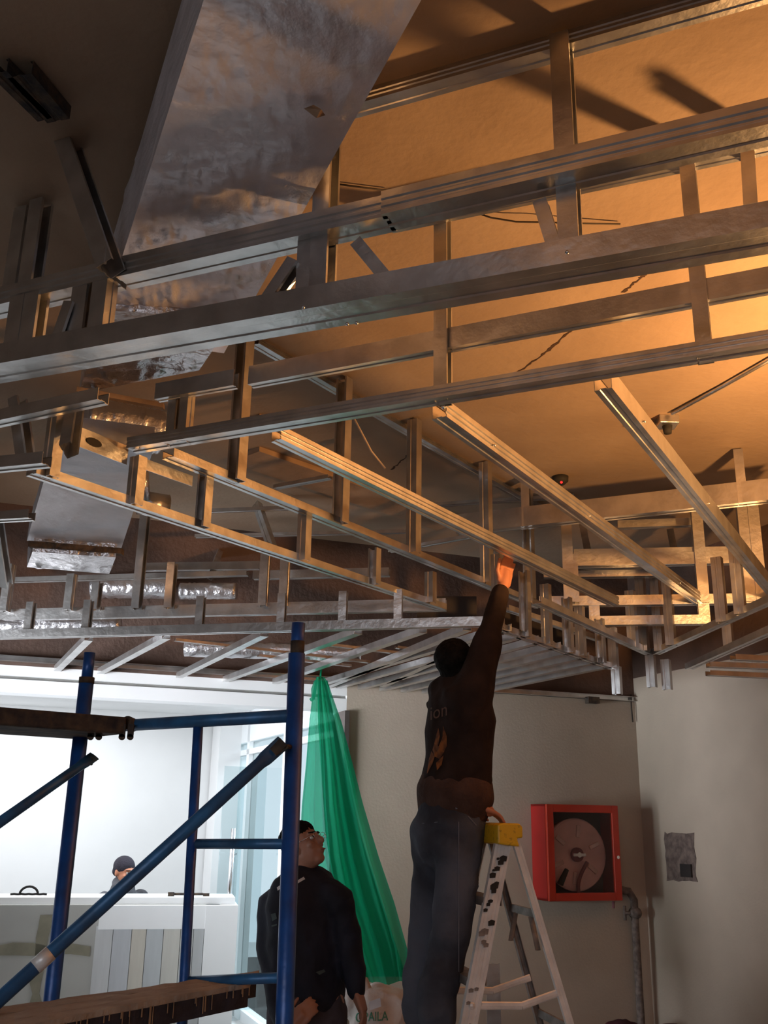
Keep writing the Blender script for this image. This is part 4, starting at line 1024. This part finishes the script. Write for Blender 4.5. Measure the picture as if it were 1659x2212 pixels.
for pts in ([(639, 1904), (656, 1894), (659, 1899), (642, 1909)], [(598, 1917), (607, 1911), (608, 1918), (600, 1924)], [(720, 1888), (733, 1895), (735, 1900), (722, 1893)]):
    print_on('shoulder_piping', t2_, pts, [(0, 1, 2, 3)], piping, m2, 0.004)
for pts in ([(585, 1975), (595, 1972), (598, 1984), (588, 1990)], [(586, 1999), (598, 1996), (598, 1999), (587, 2002)], [(682, 2100), (700, 2094), (703, 2099), (690, 2106)]):
    print_on('faded_badge', t2_, pts, [tuple(range(4))], mat('dull_badge', (0.05, 0.07, 0.07), 0.7), m2, 0.004)
T = [capsule([pz+Z*0.03, pz-Z*0.06], [(0.165, 0.13), (0.170, 0.135)], 24, fd2)]
for sx in (-1, 1):
    hp = pz+Vector((0.085*sx, 0, -0.06)); T.append(capsule([hp, hp+Vector((0.01*sx, 0, -0.38)), Vector((hp.x+0.02*sx, hp.y+0.02, 0.12))], [0.098, 0.082, 0.075], 18))
fuse('trousers', T, 0.012, trous, m2, 5, 0.010, 8)
for sx in (-1, 1):
    p = Vector((pz.x+0.105*sx, pz.y+0.02, 0.045)); fuse('shoe', [capsule([p, p+fd2*0.10, p+fd2*0.19-Z*0.008], [(0.042, 0.042), (0.042, 0.036), (0.036, 0.026)])], 0.01, black, m2, 3)
pc = D(797, 2164, 4.77)
o = obj('folded_paper', boxf(pc, (0.05, 0.01, 0.015), (0.005, 0.002, -0.035), (0.0, 0.003, 0)), paperm); props(o, 'small white folded paper in the hand of the man in the black jacket', 'paper')

# --- man behind the counter
Y3 = 9.1; fd3 = azv(128)
hc = D(269, 1884, Y3); m3 = thing('person', Vector((D(262, 1900, Y3).x, Y3, 0)), 'seated man in a dark beanie and grey top behind the reception counter', 'person')
R3 = rotm(fd3-Z*0.12, Z)
S, L = head_shapes(hc, R3, 1.05)
sc3 = Y3/F
nk3 = hc-Z*0.135; S.append(capsule([nk3, hc-Z*0.05], [0.06, 0.055]))
sideV = Vector((fd3.y, -fd3.x, 0)); back = hc-Z*0.5
hip3 = Vector((hc.x-0.02, Y3+0.02, 0.52))
S.append(capsule([nk3-Z*0.05, hip3], [0.09, 0.10]))
A3 = []
for sx in (-1, 1):
    s_ = nk3-Z*0.085+sideV*0.20*sx; e_ = s_-Z*0.26+fd3*0.10+sideV*0.04*sx; w_ = e_+fd3*0.20-Z*0.02-sideV*0.08*sx
    S.append(capsule([s_, e_, w_], [0.045, 0.038, 0.028])); S += hand_shapes(w_, fd3, -Z, -sx, 1.0, 0.5)
    A3.append(capsule([s_, e_, w_-fd3*0.03], [0.075, 0.06, 0.045]))
    h_ = hip3+sideV*0.09*sx; k_ = h_+fd3*0.40; f_ = Vector((k_.x, k_.y, 0.09))
    S.append(capsule([h_, k_, f_], [0.075, 0.055, 0.045]))
fuse('body', S, 0.009, skin, m3, 2); face_parts(L, R3, 1.05, m3, skin)
fuse('beanie', [ball(L(0, -0.018, 0.045), 0.090, 0.106, 0.090, R3), ball(L(0, -0.055, 0.0), 0.082, 0.060, 0.055, R3)], 0.01, beanie, m3, 3)
fuse('hooded_top', [capsule([nk3-Z*0.01, nk3-Z*0.07, nk3-Z*0.16, hip3+Z*0.05], [(0.12, 0.09), (0.19, 0.11), (0.23, 0.13), (0.20, 0.14)], 24, fd3), capsule([nk3+Z*0.03-fd3*0.03, nk3-Z*0.05], [0.085, 0.11])]+A3, 0.014, greyhood, m3, 5, 0.012, 8)
T = []
for sx in (-1, 1):
    h_ = hip3+sideV*0.09*sx; k_ = h_+fd3*0.40; T.append(capsule([h_, k_, Vector((k_.x, k_.y, 0.12))], [0.10, 0.08, 0.065]))
    p = Vector((k_.x, k_.y, 0.045)); 
    fuse('shoe', [capsule([p, p+fd3*0.16], [(0.042, 0.04), (0.036, 0.028)])], 0.012, black, m3, 2)
fuse('trousers', T+[ball(hip3, 0.18, 0.16, 0.10)], 0.014, trous, m3, 4)
oo = thing('stool', Vector((hip3.x, hip3.y, 0)), 'plain stool under the seated man behind the counter', 'stool')
obj('seat', tube([Vector((hip3.x, hip3.y, 0.37)), Vector((hip3.x, hip3.y, 0.42))], 0.19, 24), black, oo)
for k3 in range(4):
    a3 = PI/4+k3*PI/2; v = Vector((math.cos(a3), math.sin(a3), 0))
    obj('leg', tube([Vector((hip3.x, hip3.y, 0.37))+v*0.13, Vector((hip3.x, hip3.y, 0))+v*0.18], 0.014, 8), steel, oo)

# ------------------------------------------------------------------ green netting
le = [(1462, 684), (1475, 680), (1500, 675), (1560, 668), (1650, 661), (1740, 652), (1850, 646), (1950, 652), (2050, 690), (2125, 735)]
re_ = [(1462, 700), (1475, 709), (1500, 717), (1560, 738), (1650, 762), (1740, 785), (1850, 818), (1950, 852), (2050, 880), (2125, 884)]
def interp(tab, y):
    for (y0, x0), (y1, x1) in zip(tab, tab[1:]):
        if y <= y1: return x0+(x1-x0)*(y-y0)/(y1-y0)
    return tab[-1][1]
nt_ = thing('green_debris_netting', D(692, 1462, 6.35), 'green debris netting gathered at the top and hanging beside the glass front', 'netting')
V = []; Fs = []; NV, NU = 70, 90
for i in range(NV+1):
    y = 1462+(2125-1462)*i/NV; xl, xr = interp(le, y), interp(re_, y); g = i/NV
    for j3 in range(NU+1):
        u = j3/NU; ph = u*2*PI
        pl = math.sin(ph*3.0+0.6+g*0.5)*0.055+math.sin(ph*7.3+1.0)*0.022+math.sin(ph*13+g*2)*0.008
        sag = math.sin(PI*u)*(-0.05)
        p = D(xl+(xr-xl)*(u+0.018*math.sin(ph*4)), y+(6*math.sin(ph*2) if i == NV else 0), 6.35+(0.15+0.85*g)*(pl*1.6+sag))
        V.append(p)
for i in range(NV):
    for j3 in range(NU):
        s = i*(NU+1)+j3; Fs.append((s, s+1, s+NU+2, s+NU+1))
obj('net_sheet', (V, Fs), netm, nt_, True)
V = []
for i in range(33):
    y = 1470+20*i; xl = interp([(1470, 700), (1560, 706), (1800, 735), (2100, 800)], y) if y < 2100 else 800
    for j3 in range(13):
        u = j3/12; V.append(D(xl-14-(i*1.1)+u*(22+i*3.2), y, 6.48+0.03*math.sin(u*9)))
obj('net_fold', (V, [(i*13+j3, i*13+j3+1, (i+1)*13+j3+1, (i+1)*13+j3) for i in range(32) for j3 in range(12)]), netm, nt_, True)
V = [D(x, y, 6.33+0.01*math.sin(y)) for x, y in ((684, 1466), (676, 1470), (680, 1485), (672, 1492), (677, 1502), (668, 1508), (680, 1512), (671, 1506+8), (676, 1500+8), (672, 1516))]
obj('tie_cord', tube([D(692, 1468, 6.35), D(694, 1452, 6.36)+Z*0.08], 0.006, 6), netm, nt_)
obj('net_flap', ([D(x, y, 6.33) for x, y in ((686, 1466), (679, 1470), (672, 1488), (673, 1505), (668, 1510), (672, 1516), (680, 1511), (684, 1490))], [(0, 1, 2, 3, 4, 5, 6, 7)]), netm, nt_)

# ------------------------------------------------------------------ white sack
sk = thing('rubble_sack', Vector((D(815, 2160, 5.6).x, 5.6, 0)), 'bulging white woven sack with green lettering on the floor behind the ladder man', 'sack')
tz = D(820, 2122, 5.6).z; xc = D(812, 2160, 5.6).x
so = fuse('sack_body', [capsule([(xc, 5.62, 0.16), (xc, 5.62, tz*0.55), (xc+0.01, 5.62, tz-0.14)], [(0.20, 0.17), (0.19, 0.17), (0.15, 0.14)], 22), ball((xc-0.13, 5.60, tz-0.10), 0.05, 0.06, 0.10), ball((xc+0.10, 5.60, tz-0.14), 0.09, 0.10, 0.12), ball((xc, 5.62, 0.09), 0.22, 0.19, 0.09)], 0.014, sackm, sk, 4, 0.016, 9)
ts = bvh(so)
obj('tied_top', capsule([D(786, 2116, 5.56), D(792, 2140, 5.57), D(800, 2160, 5.58)], [(0.022, 0.012), (0.03, 0.02), (0.05, 0.04)]), sackm, sk, True)
tv, tf = text_mesh('OPAILA')
print_on('sack_lettering', ts, [(767+v.x*21, 2208-v.y*29-v.x*1.2) for v in tv], tf, greenp, sk, 0.004)
